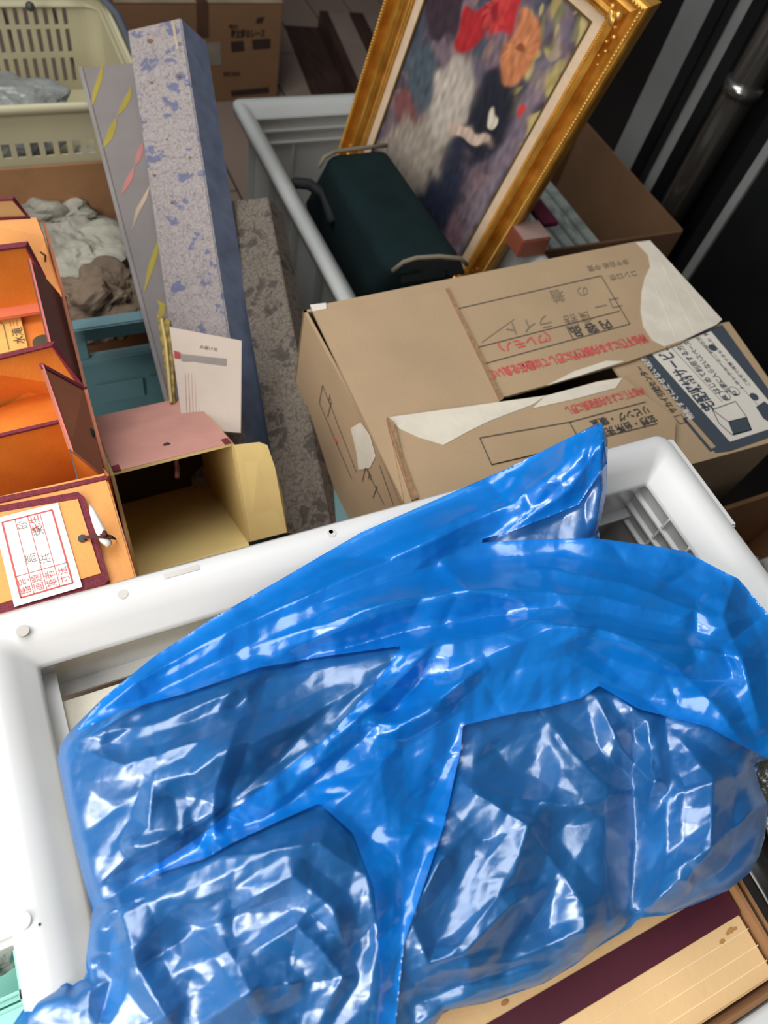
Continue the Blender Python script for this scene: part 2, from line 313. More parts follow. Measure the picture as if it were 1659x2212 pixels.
def edge_dist(P, poly_):
    best = np.full(len(P), 1e9); qq = np.zeros_like(P)
    for i in range(len(poly_)):
        A = np.array(poly_[i], float); Bq = np.array(poly_[(i + 1) % len(poly_)], float); d, t, q, s = segd(P, A, Bq); k = d < best; best[k] = d[k]; qq[k] = q[k]
    return best, qq
# creases: points, height (m), width on either side (image-plane units), valley when negative
FOLDS = [
 ([(150, 1590), (300, 1470), (520, 1350), (820, 1220), (1100, 1090), (1290, 950)], .012, 45, 30),
 ([(540, 1400), (850, 1300), (1060, 1270), (1300, 1290), (1560, 1360)], .012, 40, 34),
 ([(600, 1440), (870, 1366), (1060, 1332), (1140, 1332)], -.016, 34, 26),
 ([(700, 1300), (1000, 1215), (1200, 1195)], -.010, 40, 30),
 ([(1060, 1330), (1300, 1362), (1500, 1402), (1640, 1430)], .011, 26, 44),
 ([(1290, 1350), (1460, 1440), (1550, 1530), (1610, 1610)], .012, 30, 60),
 ([(150, 1600), (340, 1562), (545, 1478)], .010, 36, 30),
 ([(160, 1612), (270, 1655), (430, 1600), (540, 1545)], .011, 30, 60),
 ([(560, 1450), (512, 1560), (462, 1710), (462, 1820)], .009, 24, 40),
 ([(740, 1500), (600, 1640), (450, 1780), (430, 1830)], -.012, 44, 38),
 ([(330, 1690), (420, 1670), (470, 1632), (640, 1565), (780, 1480)], .012, 30, 40),
 ([(330, 1690), (320, 1790), (260, 1830)], .010, 40, 24), ([(260, 1832), (410, 1820)], .008, 20, 24),
 ([(200, 1965), (300, 1900), (440, 1838), (620, 1740), (790, 1590), (900, 1480), (940, 1400)], -.017, 40, 44),
 ([(260, 1960), (470, 1855), (690, 1822), (790, 1890), (815, 2010), (800, 2150)], .016, 46, 90),
 ([(440, 2000), (630, 1893), (720, 1965), (760, 2090)], .011, 30, 50), ([(300, 2090), (430, 2010), (620, 1935)], -.010, 40, 40),
 ([(540, 2060), (640, 2000), (700, 2060), (740, 2110), (690, 2212)], .012, 26, 44), ([(430, 2212), (560, 2130), (660, 2120)], .012, 50, 40),
 ([(195, 1985), (260, 1960), (300, 2100), (400, 2260)], .010, 40, 30), ([(190, 2060), (240, 2120), (215, 2212)], -.010, 24, 26),
 ([(780, 1562), (860, 1565), (980, 1522)], .010, 18, 22), ([(850, 1580), (940, 1520), (1040, 1442)], .011, 24, 22), ([(720, 1600), (830, 1500), (930, 1400)], .010, 24, 26),
 ([(800, 1500), (900, 1470), (1000, 1440)], -.008, 26, 26), ([(640, 1680), (760, 1600), (900, 1570)], .008, 36, 30),
 ([(700, 1400), (560, 1480), (480, 1560)], -.008, 30, 24), ([(950, 1210), (1010, 1275), (1180, 1300)], .006, 26, 20),
 ([(1150, 1220), (1350, 1260), (1530, 1330)], .007, 24, 24), ([(1250, 1400), (1420, 1462), (1560, 1470)], -.008, 34, 30),
 ([(1050, 1420), (1180, 1360), (1290, 1352)], .007, 40, 40), ([(1590, 1240), (1560, 1330), (1600, 1420), (1640, 1560)], .012, 34, 40),
 ([(1640, 1340), (1560, 1400), (1590, 1480)], -.008, 24, 24), ([(1310, 940), (1230, 1060), (1090, 1150)], .012, 26, 60), ([(1300, 925), (1298, 1060), (1284, 1160)], .010, 16, 20)]
FOLDS_B = [
 ([(1000, 1700), (1140, 1782), (1110, 1890), (960, 2080)], .014, 36, 60), ([(1140, 1782), (1260, 1960), (1270, 2050)], .009, 30, 50),
 ([(900, 1960), (950, 1860), (970, 1840)], .014, 20, 26), ([(890, 1990), (925, 2080), (1000, 2060), (1100, 1960), (1180, 1910)], .013, 26, 40),
 ([(1040, 1710), (1240, 1745), (1370, 1700)], .010, 50, 24), ([(1368, 1560), (1372, 1800), (1360, 2000)], -.016, 44, 40),
 ([(1290, 1510), (1345, 1620), (1400, 1690), (1440, 1682)], .014, 24, 30), ([(1330, 1500), (1400, 1560), (1412, 1690), (1395, 1760)], .012, 24, 40),
 ([(1470, 1600), (1540, 1680), (1535, 1840), (1480, 1900)], .012, 30, 40), ([(1620, 1660), (1540, 1690), (1450, 1720)], .008, 30, 24),
 ([(1420, 1900), (1540, 1830), (1650, 1730)], .010, 30, 30), ([(1400, 1960), (1470, 1900), (1500, 1910)], .010, 20, 24),
 ([(1180, 1560), (1290, 1680), (1360, 1720)], .009, 30, 60), ([(960, 2100), (1100, 2080), (1300, 1990)], .008, 24, 40), ([(870, 2180), (990, 2130), (1150, 2080)], -.008, 30, 30),
 ([(1060, 1600), (1100, 1660), (1200, 1700)], -.010, 60, 50)]
rg = random.Random(11); SMALL = []
for k in range(200):
    c = (rg.uniform(120, 1680), rg.uniform(950, 2260))
    ang = math.radians(-32 + 0.02 * (c[0] - 700) + rg.gauss(0, 34)) if rg.random() < .72 else rg.uniform(0, math.pi)
    R_ = rg.choice((22, 34, 50, 80, 120)) * rg.uniform(.7, 1.3)
    SMALL.append((c, ang, R_, rg.choice((-1, 1, 1)) * rg.uniform(.05, .16) * (0.00036)))
def ridge(P, z, folds):
    for pts, amp, w1, w2 in folds:
        best = np.full(len(P), 1e9); side = np.zeros(len(P)); tt = np.zeros(len(P)); n = len(pts) - 1
        for i in range(n):
            d, t, q, s = segd(P, np.array(pts[i], float), np.array(pts[i + 1], float)); k = d < best; best[k] = d[k]; side[k] = np.sign(s[k]); tt[k] = (i + t[k]) / n
        wd = np.where(side < 0, w1, w2) * (0.55 + .45 * np.sin(np.pi * np.clip(tt, .02, .98))); env = np.clip(np.sin(np.pi * np.clip(tt * .92 + .04, 0, 1)) * 1.6, 0, 1)
        x = np.clip(best / wd, 0, 4); x = x * .62; z += amp * env * np.where(x < 1, (1 - x) ** 1.08, 0) * .95
    return z
def small(P, z, gain=1):
    for c, a_, R_, s in SMALL:
        dx = P[:, 0] - c[0]; dy = P[:, 1] - c[1]; k = (abs(dx) < 2.2 * R_) & (abs(dy) < 2.2 * R_)
        if not k.any(): continue
        nn = -dx[k] * math.sin(a_) + dy[k] * math.cos(a_); tt = dx[k] * math.cos(a_) + dy[k] * math.sin(a_)
        z[k] += gain * s * (np.abs(nn) - R_ * .5) * np.exp(-(nn / (.55 * R_)) ** 2 - (tt / R_) ** 2) * 2.2
    return z
def facets(P, L1, L2, ang, amp, seed, warp=0):
    a = math.radians(ang); ca, sa = math.cos(a), math.sin(a); x, y = P[:, 0].copy(), P[:, 1].copy()
    if warp: x, y = x + warp * np.sin(y / 170 + seed) + warp * .5 * np.sin(y / 61 + x / 83), y + warp * np.sin(x / 190 + seed * 2) + warp * .5 * np.cos(x / 67)
    u = (x * ca + y * sa) / L1; v = (-x * sa + y * ca) / L2; v = v + .35 * u
    i = np.floor(u).astype(int); j = np.floor(v).astype(int); fa = u - i; fb = v - j
    def H(i, j):
        n = np.sin(i * 127.1 + j * 311.7 + seed * 74.7) * 43758.5453; return (n - np.floor(n)) * 2 - 1
    lo = H(i, j) * (1 - fa - fb) + H(i + 1, j) * fa + H(i, j + 1) * fb
    hi = H(i + 1, j + 1) * (fa + fb - 1) + H(i + 1, j) * (1 - fb) + H(i, j + 1) * (1 - fa)
    return amp * np.where(fa + fb < 1, lo, hi)
def crinkle(P):
    x, y = P[:, 0], P[:, 1]
    calm = 1 - .55 * np.exp(-((x - 1150) / 420) ** 2 - ((y - 1300) / 170) ** 2) - .4 * np.exp(-((x - 700) / 300) ** 2 - ((y - 1230) / 120) ** 2)
    return calm * (facets(P, 170, 88, -30, .0040, 3, 22) + facets(P, 95, 50, 34, .0014, 8, 14) + facets(P, 44, 28, -50, .00070, 15, 8) + facets(P, 20, 15, 12, .00022, 23, 4))
def zbase(P):
    x, y = P[:, 0], P[:, 1]
    g = lambda cx, cy, sx, sy: np.exp(-((x - cx) / sx) ** 2 - ((y - cy) / sy) ** 2)
    return .805 + .040 * g(620, 1950, 420, 330) + .030 * g(420, 1620, 320, 170) + .034 * g(1020, 1400, 420, 170) + .018 * g(1200, 1800, 300, 220) + .015 * g(1520, 1500, 200, 260) + .075 * g(1290, 930, 150, 190) + .02 * g(1500, 1760, 140, 150) - .012 * g(1372, 1800, 60, 200)
def sheet(poly_, step, zf, name, rimdrop=.012, flipz=False):
    xs = np.arange(0, 1750, step); ys = np.arange(900, 2302, step); X, Y = np.meshgrid(xs, ys); P = np.c_[X.ravel(), Y.ravel()].astype(float)
    rr = np.random.RandomState(3); P += rr.uniform(-.3, .3, P.shape) * step
    ins = inside(P, poly_); d, q = edge_dist(P, poly_); near = (~ins) & (d < step * .95); use = ins | near
    P2 = P.copy(); P2[near] = q[near]; snap = ins & (d < step * .3); P2[snap] = q[snap]
    d2 = np.where(near, 0, d); z = zf(P2, d2)
    ny, nx = X.shape; idx = -np.ones(len(P), int); bm = B(); vs = {}
    for i in np.nonzero(use)[0]:
        vs[i] = bm.verts.new(W(P2[i, 0], P2[i, 1], float(z[i])))
    for j in range(ny - 1):
        for i in range(nx - 1):
            c = [j * nx + i, j * nx + i + 1, (j + 1) * nx + i + 1, (j + 1) * nx + i]; u = [k for k in c if use[k]]
            if len(u) >= 3 and any(ins[k] for k in u):
                try: bm.faces.new([vs[k] for k in u][::-1])
                except ValueError: pass
    loose = [v for v in bm.verts if not v.link_faces]; bmesh.ops.delete(bm, geom=loose, context='VERTS')
    bmesh.ops.remove_doubles(bm, verts=bm.verts, dist=1e-5)
    return bm
def z_main(P, d): return crinkle(P) + small(P, ridge(P, ridge(P, zbase(P), FOLDS), FOLDS_B)) - .014 * np.exp(-d / 16.)
def z_top(P, d):
    z = ridge(P, zbase(P), FOLDS); z = small(P, z) + crinkle(P); zb = z_main(P, edge_dist(P, OUT)[0]); return np.maximum(z + .004, zb + .0022 + .004 * np.clip(d / 60, 0, 1)) + .002 * np.exp(-d / 8.)
def z_under(P, d): return zbase(P) - .014 - np.minimum(.016, d * .0004)
for nm, pl_, m_, lb in (
 ('cloth_bundle', [(175, 1600), (330, 1510), (560, 1455), (760, 1440), (790, 1500), (700, 1590), (560, 1690), (400, 1800), (215, 1900), (190, 1820), (150, 1660)], mat('slate_cloth', S(92, 90, 108), .85, .15, 18), 'slate grey cloth bundle inside the left end of the blue bag'),
 ('cloth_bundle', [(240, 1990), (330, 1930), (520, 1850), (690, 1780), (770, 1840), (800, 1960), (800, 2110), (780, 2300), (330, 2300), (290, 2140)], mat('pale_slate_cloth', S(120, 116, 128), .85, .15, 18), 'paler grey cloth bundle inside the blue bag at its lower left'),
 ('cloth_bundle', [(1000, 1640), (1100, 1590), (1220, 1560), (1330, 1590), (1355, 1700), (1350, 1960), (1300, 2010), (1180, 2090), (1020, 2130), (900, 2150), (890, 2060), (960, 1840)], mat('plum_cloth_dark', S(58, 44, 60), .85, .2, 14), 'dark plum cloth bundle inside the right half of the blue bag')):
    cb = sheet(pl_, 12, lambda P, d: z_main(P, edge_dist(P, OUT)[0]) - .0035 - .012 * np.exp(-d / 22.), nm)
    ge = bmesh.ops.extrude_face_region(cb, geom=list(cb.faces)); bmesh.ops.translate(cb, verts=[e for e in ge['geom'] if isinstance(e, bmesh.types.BMVert)], vec=(0, 0, -.012)); bmesh.ops.recalc_face_normals(cb, faces=cb.faces)
    tag(obj(nm, cb, m_, smooth=True), lb, 'cloth', 'cloth bundles in the blue bag')
bag = thing('plastic_bag', (.15, .1, .80), 'large crumpled translucent blue plastic bag heaped over the front container', 'bag')
obj('main_film', sheet(OUT, 4, z_main, 'm'), FILM, bag, True)
obj('upper_film', sheet(TOP, 4, z_top, 't'), FILM2, bag, True)
obj('under_film', sheet(OUT, 12, z_under, 'u'), FILM, bag, True)
#@@PART2
# ================= CREAM BOX, BLACK AND SILVER WRAPPING =================
t = thing('striped_gift_box', (-.02, -.141, .60), 'cream box with a maroon band in a kraft tray, lower right under the bag', 'box')
creamt = mat('cream_box_paper', S(222, 184, 132), .75, .05, 7, .08, 200)
b = B(); box(b, -.02, .3475, -.1405, .0, .60, .758, .0015); obj('body', b, creamt, t)
b = B(); box(b, -.02, .3478, -.1000, -.0805, .745, .7588); tag(obj('band', b, mat('maroon_paper', S(74, 18, 36), .6, .05, 60), t), 'dark maroon band')
for y in (-.110, -.121, -.131):
    b = B(); box(b, -.02, .3475, y, y + .0006, .7578, .7584); obj('embossed_line', b, mat('pale_line', S(240, 214, 170), .7), t)
st = mat('brown_stain', S(176, 128, 70), .8)
for px, py, r in ((1578, 2010, .0022), (1588, 2006, .0012), (1560, 2034, .0018), (1090, 2166, .002), (1572, 2016, .0014)):
    b = B(); c = W(px, py, .7585); ball(b, c, r, 2, (1.4, .8, .06)); obj('stain', b, st, t)
for x0, x1, y0, y1, z in ((.3500, .3530, -.146, .0, .766), (.3575, .3605, -.146, .0, .763), (-.02, .3530, -.1465, -.1435, .766)):
    b = B(); box(b, x0, x1, y0, y1, .60, z); obj('tray_wall', b, KRAFT_SIDE, t)
def wav(bm, x0, x1, y0, y1, z, seed, amp, nx=50, ny=50, fr=60, thick=.002):
    rg2 = random.Random(seed); K = [(rg2.uniform(-1, 1) * fr, rg2.uniform(-1, 1) * fr, rg2.uniform(0, 6)) for _ in range(9)]; g = []
    for j in range(ny + 1):
        for i in range(nx + 1):
            x = x0 + (x1 - x0) * i / nx; y = y0 + (y1 - y0) * j / ny; h = sum(abs(math.sin(a * x + b_ * y + c)) for a, b_, c in K) / 9
            e = min(i, nx - i, j, ny - j) / 4; g.append(bm.verts.new((x, y, z + amp * (h - .6) - (.004 * max(0, 1 - e)))))
    for j in range(ny):
        for i in range(nx):
            k = j * (nx + 1) + i; bm.faces.new((g[k], g[k + 1], g[k + nx + 2], g[k + nx + 1]))
    r = bmesh.ops.extrude_face_region(bm, geom=list(bm.faces))
    bmesh.ops.translate(bm, verts=[e for e in r['geom'] if isinstance(e, bmesh.types.BMVert)], vec=(0, 0, -thick)); bmesh.ops.recalc_face_normals(bm, faces=bm.faces)
b = B(); wav(b, .363, .475, -.145, .012, .776, 3, .008); tag(obj('black_wrapping', b, mat('black_glossy_film', S(34, 32, 30), .25, .2), smooth=True), 'glossy black plastic wrapping beside the cream box, under the silver foil', 'wrapping')
sil = mat('embossed_silver', S(150, 148, 132), .28, .2, 90, 1.0, 160, metal=.85)
b = B(); wav(b, .385, .482, -.13, .038, .788, 8, .012, fr=190, nx=80, ny=90); tag(obj('silver_foil', b, sil, smooth=True), 'embossed silver foil sheet peeking out right of the blue bag', 'foil')

# ================= KRAFT MOVING BOX =================
KX, KY, KZ, KA = .305, .285, .68, math.radians(1.6)
kb = thing('moving_box', (KX, KY, .34), 'worn kraft cardboard moving box with torn flaps, tape scars and printed lettering', 'box')
ku = V(math.cos(KA), math.sin(KA), 0); kv = V(-math.sin(KA), math.cos(KA), 0); kO = V(KX, KY, KZ); KW, KD = .553, .345; up = V(0, 0, 1)
def kp(a, c, z=0): return kO + ku * a + kv * c + up * z
def ka(px, py, z=KZ):                    # surface coordinates on the box lid
    q = W(px, py, z) - kO; return (q.dot(ku), q.dot(kv))
for nm, O, A_, N_, in (('side_panel', kp(0, 0), kv * KD, ku * .004), ('side_panel', kp(KW - .004, 0), kv * KD, ku * .004), ('side_panel', kp(0, 0), ku * KW, kv * .004), ('side_panel', kp(0, KD - .004), ku * KW, kv * .004)):
    b = B(); obox(b, O - up * .34, A_, up * .334, N_); obj(nm, b, KRAFT, kb)
b = B(); obox(b, kp(0, 0) - up * .34, ku * KW, kv * KD, up * .004); obj('bottom', b, KRAFT_SIDE, kb)
def flap(name, pix, z, t=.0035, dz=None, label=None, m=KRAFT):
    b = B(); pts = [W(p[0], p[1], z + (dz[i] if dz else 0)) for i, p in enumerate(pix)]; slab(b, pts, t); o = obj(name, b, m, kb)
    if label: o['label'] = label
    return o
# left inner short flap lies under; far long flap; near long flap; right printed short flap
flap('short_flap', [(676, 672), (963, 624), (1082, 862), (905, 1120), (870, 1080)], KZ + .003, label='left short flap, plain and unprinted')
flap('long_flap', [(672, 662), (1372, 522), (1404, 520), (1560, 690), (1470, 740), (1360, 780), (1180, 832), (1086, 858), (965, 626), (690, 684)], KZ + .0015, t=.0035, dz=None, label='far long flap with ruled boxes and red lettering')
ns = [(838, 902), (1000, 880), (1180, 855), (1290, 824), (1345, 815), (1460, 905), (1455, 1000), (1200, 1200), (905, 1240)]
flap('long_flap', ns, KZ + .0065, label='near long flap with a torn white edge')
flap('short_flap', [(1322, 788), (1545, 700), (1575, 695), (1610, 745), (1659, 815), (1720, 900), (1720, 940), (1460, 1012), (1405, 905)], KZ - .0035, label='right short flap with the white printed panel')
# raised edge of the left flap, torn seams
b = B(); slab(b, [W(963, 624, KZ + .0045), W(969, 622, KZ + .0045), W(1088, 860, KZ + .0045), W(1080, 866, KZ + .0045)], .004); obj('flap_edge', b, CORR, kb)
b = B(); slab(b, [W(836, 900, KZ + .011), W(852, 912, KZ + .011), W(870, 985, KZ + .009), W(905, 1075, KZ + .009), W(890, 1080, KZ + .009), W(858, 985, KZ + .009)], .005); obj('torn_edge', b, CORR, kb)
b = B(); slab(b, [W(700, 700, KZ + .0005), W(715, 700, KZ + .0005), W(900, 1120, KZ - .001), W(880, 1120, KZ - .006)], .004); obj('folded_edge', b, CORR, kb)
# torn liner patches
tp = lambda name, pix, z, lab=None: (lambda o: tag(o, lab))(obj(name, (lambda b: (slab(b, [W(*p, z) for p in pix], .0006), b)[1])(B()), TORN, kb))
tp('torn_patch', ((1374, 523), (1404, 519), (1560, 690), (1548, 701), (1475, 735), (1436, 748), (1410, 735), (1390, 705), (1384, 672), (1386, 630), (1393, 600), (1405, 575), (1400, 550)), KZ + .0022, 'large pale torn patch on the far flap corner')
tp('torn_patch', ((840, 901), (1000, 879), (1180, 854), (1150, 874), (1060, 908), (1015, 930), (958, 961), (905, 945), (862, 925)), KZ + .0072)
tp('torn_patch', ((1178, 855), (1290, 825), (1345, 816), (1330, 838), (1240, 862), (1150, 882)), KZ + .0073)
tp('torn_patch', ((1180, 833), (1240, 802), (1310, 779), (1350, 780), (1250, 812)), KZ + .0022)
for k in range(7):
    b = B(); P0_ = W(1430 + k * 17, 560 + k * 20, KZ + .0023); P1_ = W(1440 + k * 15, 715 - k * 4, KZ + .0023)
for k, (p, q) in enumerate((((1425, 560), (1500, 720)), ((1408, 600), (1462, 735)), ((1450, 570), (1530, 700)))):
    b = B(); strip(b, W(*p, KZ + .0022), W(*q, KZ + .0022), .0012, up, .0004, 0); obj('liner_ridge', b, TORN, kb)
b = B(); slab(b, [W(670, 658, KZ + .003), W(704, 654, KZ + .003), W(706, 668, KZ + .003), W(676, 672, KZ + .003)], .0015); tag(obj('tape_scrap', b, PAPERW, kb), 'pale scrap of tape on the far left corner')
# side face of the box (left): scar and ruled marks
sd = Sheet(kp(-.0005, KD) , -kv, up, .0004)
def sp(px, py):                           # onto left side plane
    r = CR @ Vector((px - 829.5, 1106 - py, -FPX)); t_ = ((kp(-.0005, 0) - CAM).dot(ku)) / r.dot(ku); q = CAM + r * t_ - sd.O; return (q.dot(sd.U), q.dot(sd.V))
b = B(); poly(b, sd, [sp(*p) for p in ((758, 925), (780, 912), (800, 940), (812, 985), (800, 1010), (775, 1015), (770, 975))]); obj('torn_patch', b, TORN, kb)
b = B()
for q in (((697, 832), (770, 1020)), ((697, 832), (690, 870)), ((690, 870), (760, 1035)), ((716, 868), (708, 900)), ((790, 1010), (830, 1090)), ((820, 1005), (850, 1090)), ((790, 1010), (783, 1040)), ((815, 1050), (806, 1075))): line(b, sd, sp(*q[0]), sp(*q[1]), .0012)
text(b, sd, '上', .092, -.062, .014); text(b, sd, '下', .210, -.066, .014); obj('printed_marks', b, INKB, kb)
b = B(); q = sp(726, 952); disc(b, sd.pt(*q), sd.N, .0035, .0005); obj('red_mark', b, INKR, kb)
# print on the far flap (upside down as seen from here)
kzf = KZ + .0020
fsh = Sheet(W(1290, 660, kzf), -ku, -kv, .0004)
def fa(px, py, sh=fsh, z=None):
    q = W(px, py, z or (sh.O.z)) - sh.O; return (q.dot(sh.U), q.dot(sh.V))
b = B(); lw = .0011
for p, q in (((984, 668), (1298, 596)), ((1298, 596), (1360, 700)), ((1360, 700), (1046, 786)), ((1026, 752), (1338, 672)), ((1222, 704), (1240, 736)), ((984, 668), (1026, 752)), ((1026, 752), (1046, 786))): line(b, fsh, fa(*p), fa(*q), lw)
a_ = fa(1318, 696); text(b, fsh, '内 容 品', a_[0], a_[1] - .004, .019, .02)
obj('printed_frame', b, INKB, kb)
b = B(); a_ = fa(1392, 728); text(b, fsh, '梱包不備による内容破損に関しては責任を負いかね', a_[0] - .002, a_[1] - .004, .0158, .04, xs=.72)
obj('red_lettering', b, INKR, kb); b = B(); a_ = fa(1180, 728); text(b, fsh, '(ワレモノ)', a_[0] - .006, a_[1] - .005, .017, .02); obj('red_lettering', b, INKR, kb)
b = B()
for tx, px, py, s_ in (('着', 1215, 625, .026), ('の', 1268, 618, .022), ('食器', 1275, 672, .024), ('コー', 1340, 640, .026), ('ライト', 1190, 680, .026)):
    a_ = fa(px, py); text(b, fsh, tx, a_[0], a_[1], s_, -.012, slant=.25)
obj('pencil_writing', b, PENCIL, kb); b = B(); line(b, fsh, fa(1110, 690), fa(1040, 740), .0008)
obj('pencil_stroke', b, PENCIL, kb); b = B(); a_ = fa(1355, 560); text(b, fsh, '本ヤ白紙 中置', a_[0], a_[1], .012, .0, slant=.2); a_ = fa(1374, 584); text(b, fsh, 'コンロ衣', a_[0], a_[1], .013, 0, slant=.2)
obj('pencil_writing', b, PENCIL, kb)
# print on near flap
nsh = Sheet(W(1290, 900, KZ + .0072), -ku, -kv, .0004); b = B()
na = lambda px, py: fa(px, py, nsh)
for p, q in (((1036, 946), (1230, 912)), ((1036, 946), (1062, 1004)), ((1062, 1004), (1250, 960)), ((1230, 912), (1395, 868)), ((1230, 912), (1255, 956)), ((1255, 956), (1420, 915)), ((1062, 1004), (1200, 972))): line(b, nsh, na(*p), na(*q), .0011)
for tx, px, py in (('リビング', 1398, 877), ('・寝室', 1326, 896), ('玄関・台所', 1412, 896), ('・洗面', 1340, 916)):
    a_ = na(px, py); text(b, nsh, tx, a_[0], a_[1], .0125, .02)
obj('printed_frame', b, INKB, kb)
b = B(); a_ = na(1392, 843); text(b, nsh, '梱包不備による内容破損に関し', a_[0], a_[1] - .006, .014, .02, xs=.62); obj('red_lettering', b, INKR, kb)
b = B(); slab(b, [W(1408, 922, KZ + .004), W(1432, 916, KZ + .004), W(1440, 928, KZ + .004), W(1412, 932, KZ + .004)], .002); obj('red_tag', b, mat('crimson_tag', S(170, 30, 50), .5), kb)
# right flap print: reads away from us
rsh = Sheet(W(1560, 960, KZ - .0030), V(ku.y * 0, 0, 0) + kv, -ku, .0004)
ra = lambda px, py: fa(px, py, rsh)
b = B(); poly(b, rsh, [ra(*p) for p in ((1380, 772), (1560, 702), (1720, 925), (1575, 975), (1545, 978), (1470, 880))]); obj('printed_panel', b, NAVY, kb)
b = B(); poly(b, rsh, [ra(*p) for p in ((1408, 766), (1535, 716), (1700, 915), (1576, 955))], .0003); obj('white_panel', b, PAPERW, kb)
b = B(); poly(b, rsh, [ra(*p) for p in ((1482, 906), (1490, 903), (1546, 966), (1536, 970))], .0003); obj('tan_bar', b, KRAFT, kb)
b = B(); poly(b, rsh, [ra(*p) for p in ((1474, 905), (1484, 900), (1548, 968), (1534, 976))], .0002); obj('printed_bar', b, NAVY, kb)
b = B()
def rtext(tx, p0, p1, size, bold=.02, k=.0006, bb=b, xs=None):
    s = ra(*p0); e = ra(*p1); L_ = math.hypot(e[0] - s[0], e[1] - s[1]); xs = L_ / (len(tx) * size * .95)
    text(bb, rsh, tx, s[0], s[1], size, bold, k=k, xs=xs)
rtext('宅配収納サービス', (1548, 884), (1418, 755), .025, .03)
rtext('はじめて利用する方が', (1558, 850), (1462, 742), .0125); rtext('お家に入らないスペースメ', (1580, 848), (1480, 733), .0115)
rtext('トランクルームご利用の方法', (1608, 842), (1515, 722), .0075, .01); rtext('ご自宅で保管できないもの', (1622, 835), (1540, 735), .007, .01)
rtext('利用時', (1530, 725), (1505, 708), .0085, .02)
for px, py in ((1539, 752), (1628, 858)):
    q = ra(px, py); disc(b, rsh.pt(q[0], q[1], .0006), rsh.N, .0062, .0004)
for px, py in ((1565, 856), (1585, 846)):
    q = ra(px, py)
    for k in range(16):
        a0, a1 = math.radians(k * 22.5), math.radians(k * 22.5 + 22.5); line(b, rsh, (q[0] + .0075 * math.cos(a0), q[1] + .0075 * math.sin(a0)), (q[0] + .0075 * math.cos(a1), q[1] + .0075 * math.sin(a1)), .0009, .0006)
q = ra(1564, 860); text(b, rsh, '無', q[0] - .005, q[1] - .004, .009, .02, k=.0006); q = ra(1585, 850); text(b, rsh, '料', q[0] - .005, q[1] - .004, .009, .02, k=.0006)
for p, q in (((1448, 750), (1560, 870)), ((1500, 728), (1640, 880))): line(b, rsh, ra(*p), ra(*q), .0007, .0006)
# small drawing of a carton
cr_ = [(1538, 886), (1588, 868), (1612, 902), (1622, 930), (1580, 940), (1552, 915)]
for p, q in zip(cr_, cr_[1:] + cr_[:1]): line(b, rsh, ra(*p), ra(*q), .0012, .0006)
line(b, rsh, ra(1572, 912), ra(1612, 902), .0012, .0006); line(b, rsh, ra(1572, 912), ra(1538, 886), .0012, .0006)
poly(b, rsh, [ra(*p) for p in ((1572, 912), (1612, 902), (1624, 930), (1584, 942))], .0006)
poly(b, rsh, [ra(*p) for p in ((1632, 880), (1650, 868), (1700, 905), (1680, 925), (1648, 905))], .0006)
obj('lettering', b, NAVY, kb)
b = B(); rtext('サカイ引越センター', (1464, 890), (1386, 795), .013, .02, bb=b, k=.0002); q = ra(1472, 905)
frame_rect(b, rsh, q[0] - .006, q[1] - .004, q[0] + .006, q[1] + .008, .0008, .0002)
obj('lettering', b, INKB, kb)
b = B(); rtext('物販すぐに戻せない段階', (1500, 905), (1395, 775), .011, .02, bb=b); obj('white_lettering', b, PAPERW, kb)

# ================= GILT FRAMED PICTURE =================
fv = V(-.07505932, .15485385, -.98508192).normalized(); fu0 = V(-.40109728, .89974261, .17200061); fn = fu0.cross(fv).normalized(); fu = fv.cross(fn).normalized()
if fu.dot(fu0) < 0: fu = -fu
if fn.dot(CAM - V(.8, .8, .9)) < 0: fn = -fn
FO = V(.80891804, .803893, .92812742); FW_, FH = .392, .598
pf = thing('framed_picture', FO + fv * FH + fu * (FW_ / 2), 'gilt framed picture with cream mat leaning in the rear white container', 'picture')
def fp(a, c, k=0): return FO + fu * a + fv * c + fn * k
prof = [(0, -.030), (0, -.004), (.002, .001), (.006, .003), (.010, .003), (.011, -.004), (.014, -.012), (.019, -.016), (.025, -.013), (.029, -.004), (.030, .003), (.035, .005), (.038, .002), (.039, -.004), (.041, -.007), (.048, -.009), (.050, -.013), (.050, -.030)]
b = B(); rings = []
for a, k in prof: rings.append([b.verts.new(fp(*q, k)) for q in ((a, a), (FW_ - a, a), (FW_ - a, FH - a), (a, FH - a))])
loft(b, rings + [rings[0]]); bmesh.ops.recalc_face_normals(b, faces=b.faces); obj('moulding', b, GOLD, pf)
b = B()
for o_, ks, st_, r_ in ((.0065, .0042, .0052, .0022), (.0445, -.0065, .0034, .0014), (.0480, -.009, .0034, .0012)):
    for (ax0, ay0, ax1, ay1) in ((o_, o_, FW_ - o_, o_), (o_, o_, o_, FH - o_), (FW_ - o_, o_, FW_ - o_, FH - o_), (o_, FH - o_, FW_ - o_, FH - o_)):
        L_ = math.hypot(ax1 - ax0, ay1 - ay0); n = int(L_ / st_)
        for i in range(n): ball(b, fp(ax0 + (ax1 - ax0) * i / n, ay0 + (ay1 - ay0) * i / n, ks), r_, 1)
tag(obj('beading', b, mat('bright_gilt', S(236, 188, 100), .3, .1, 40, metal=.7), pf, True), 'rows of small gilt beads', kind='stuff')
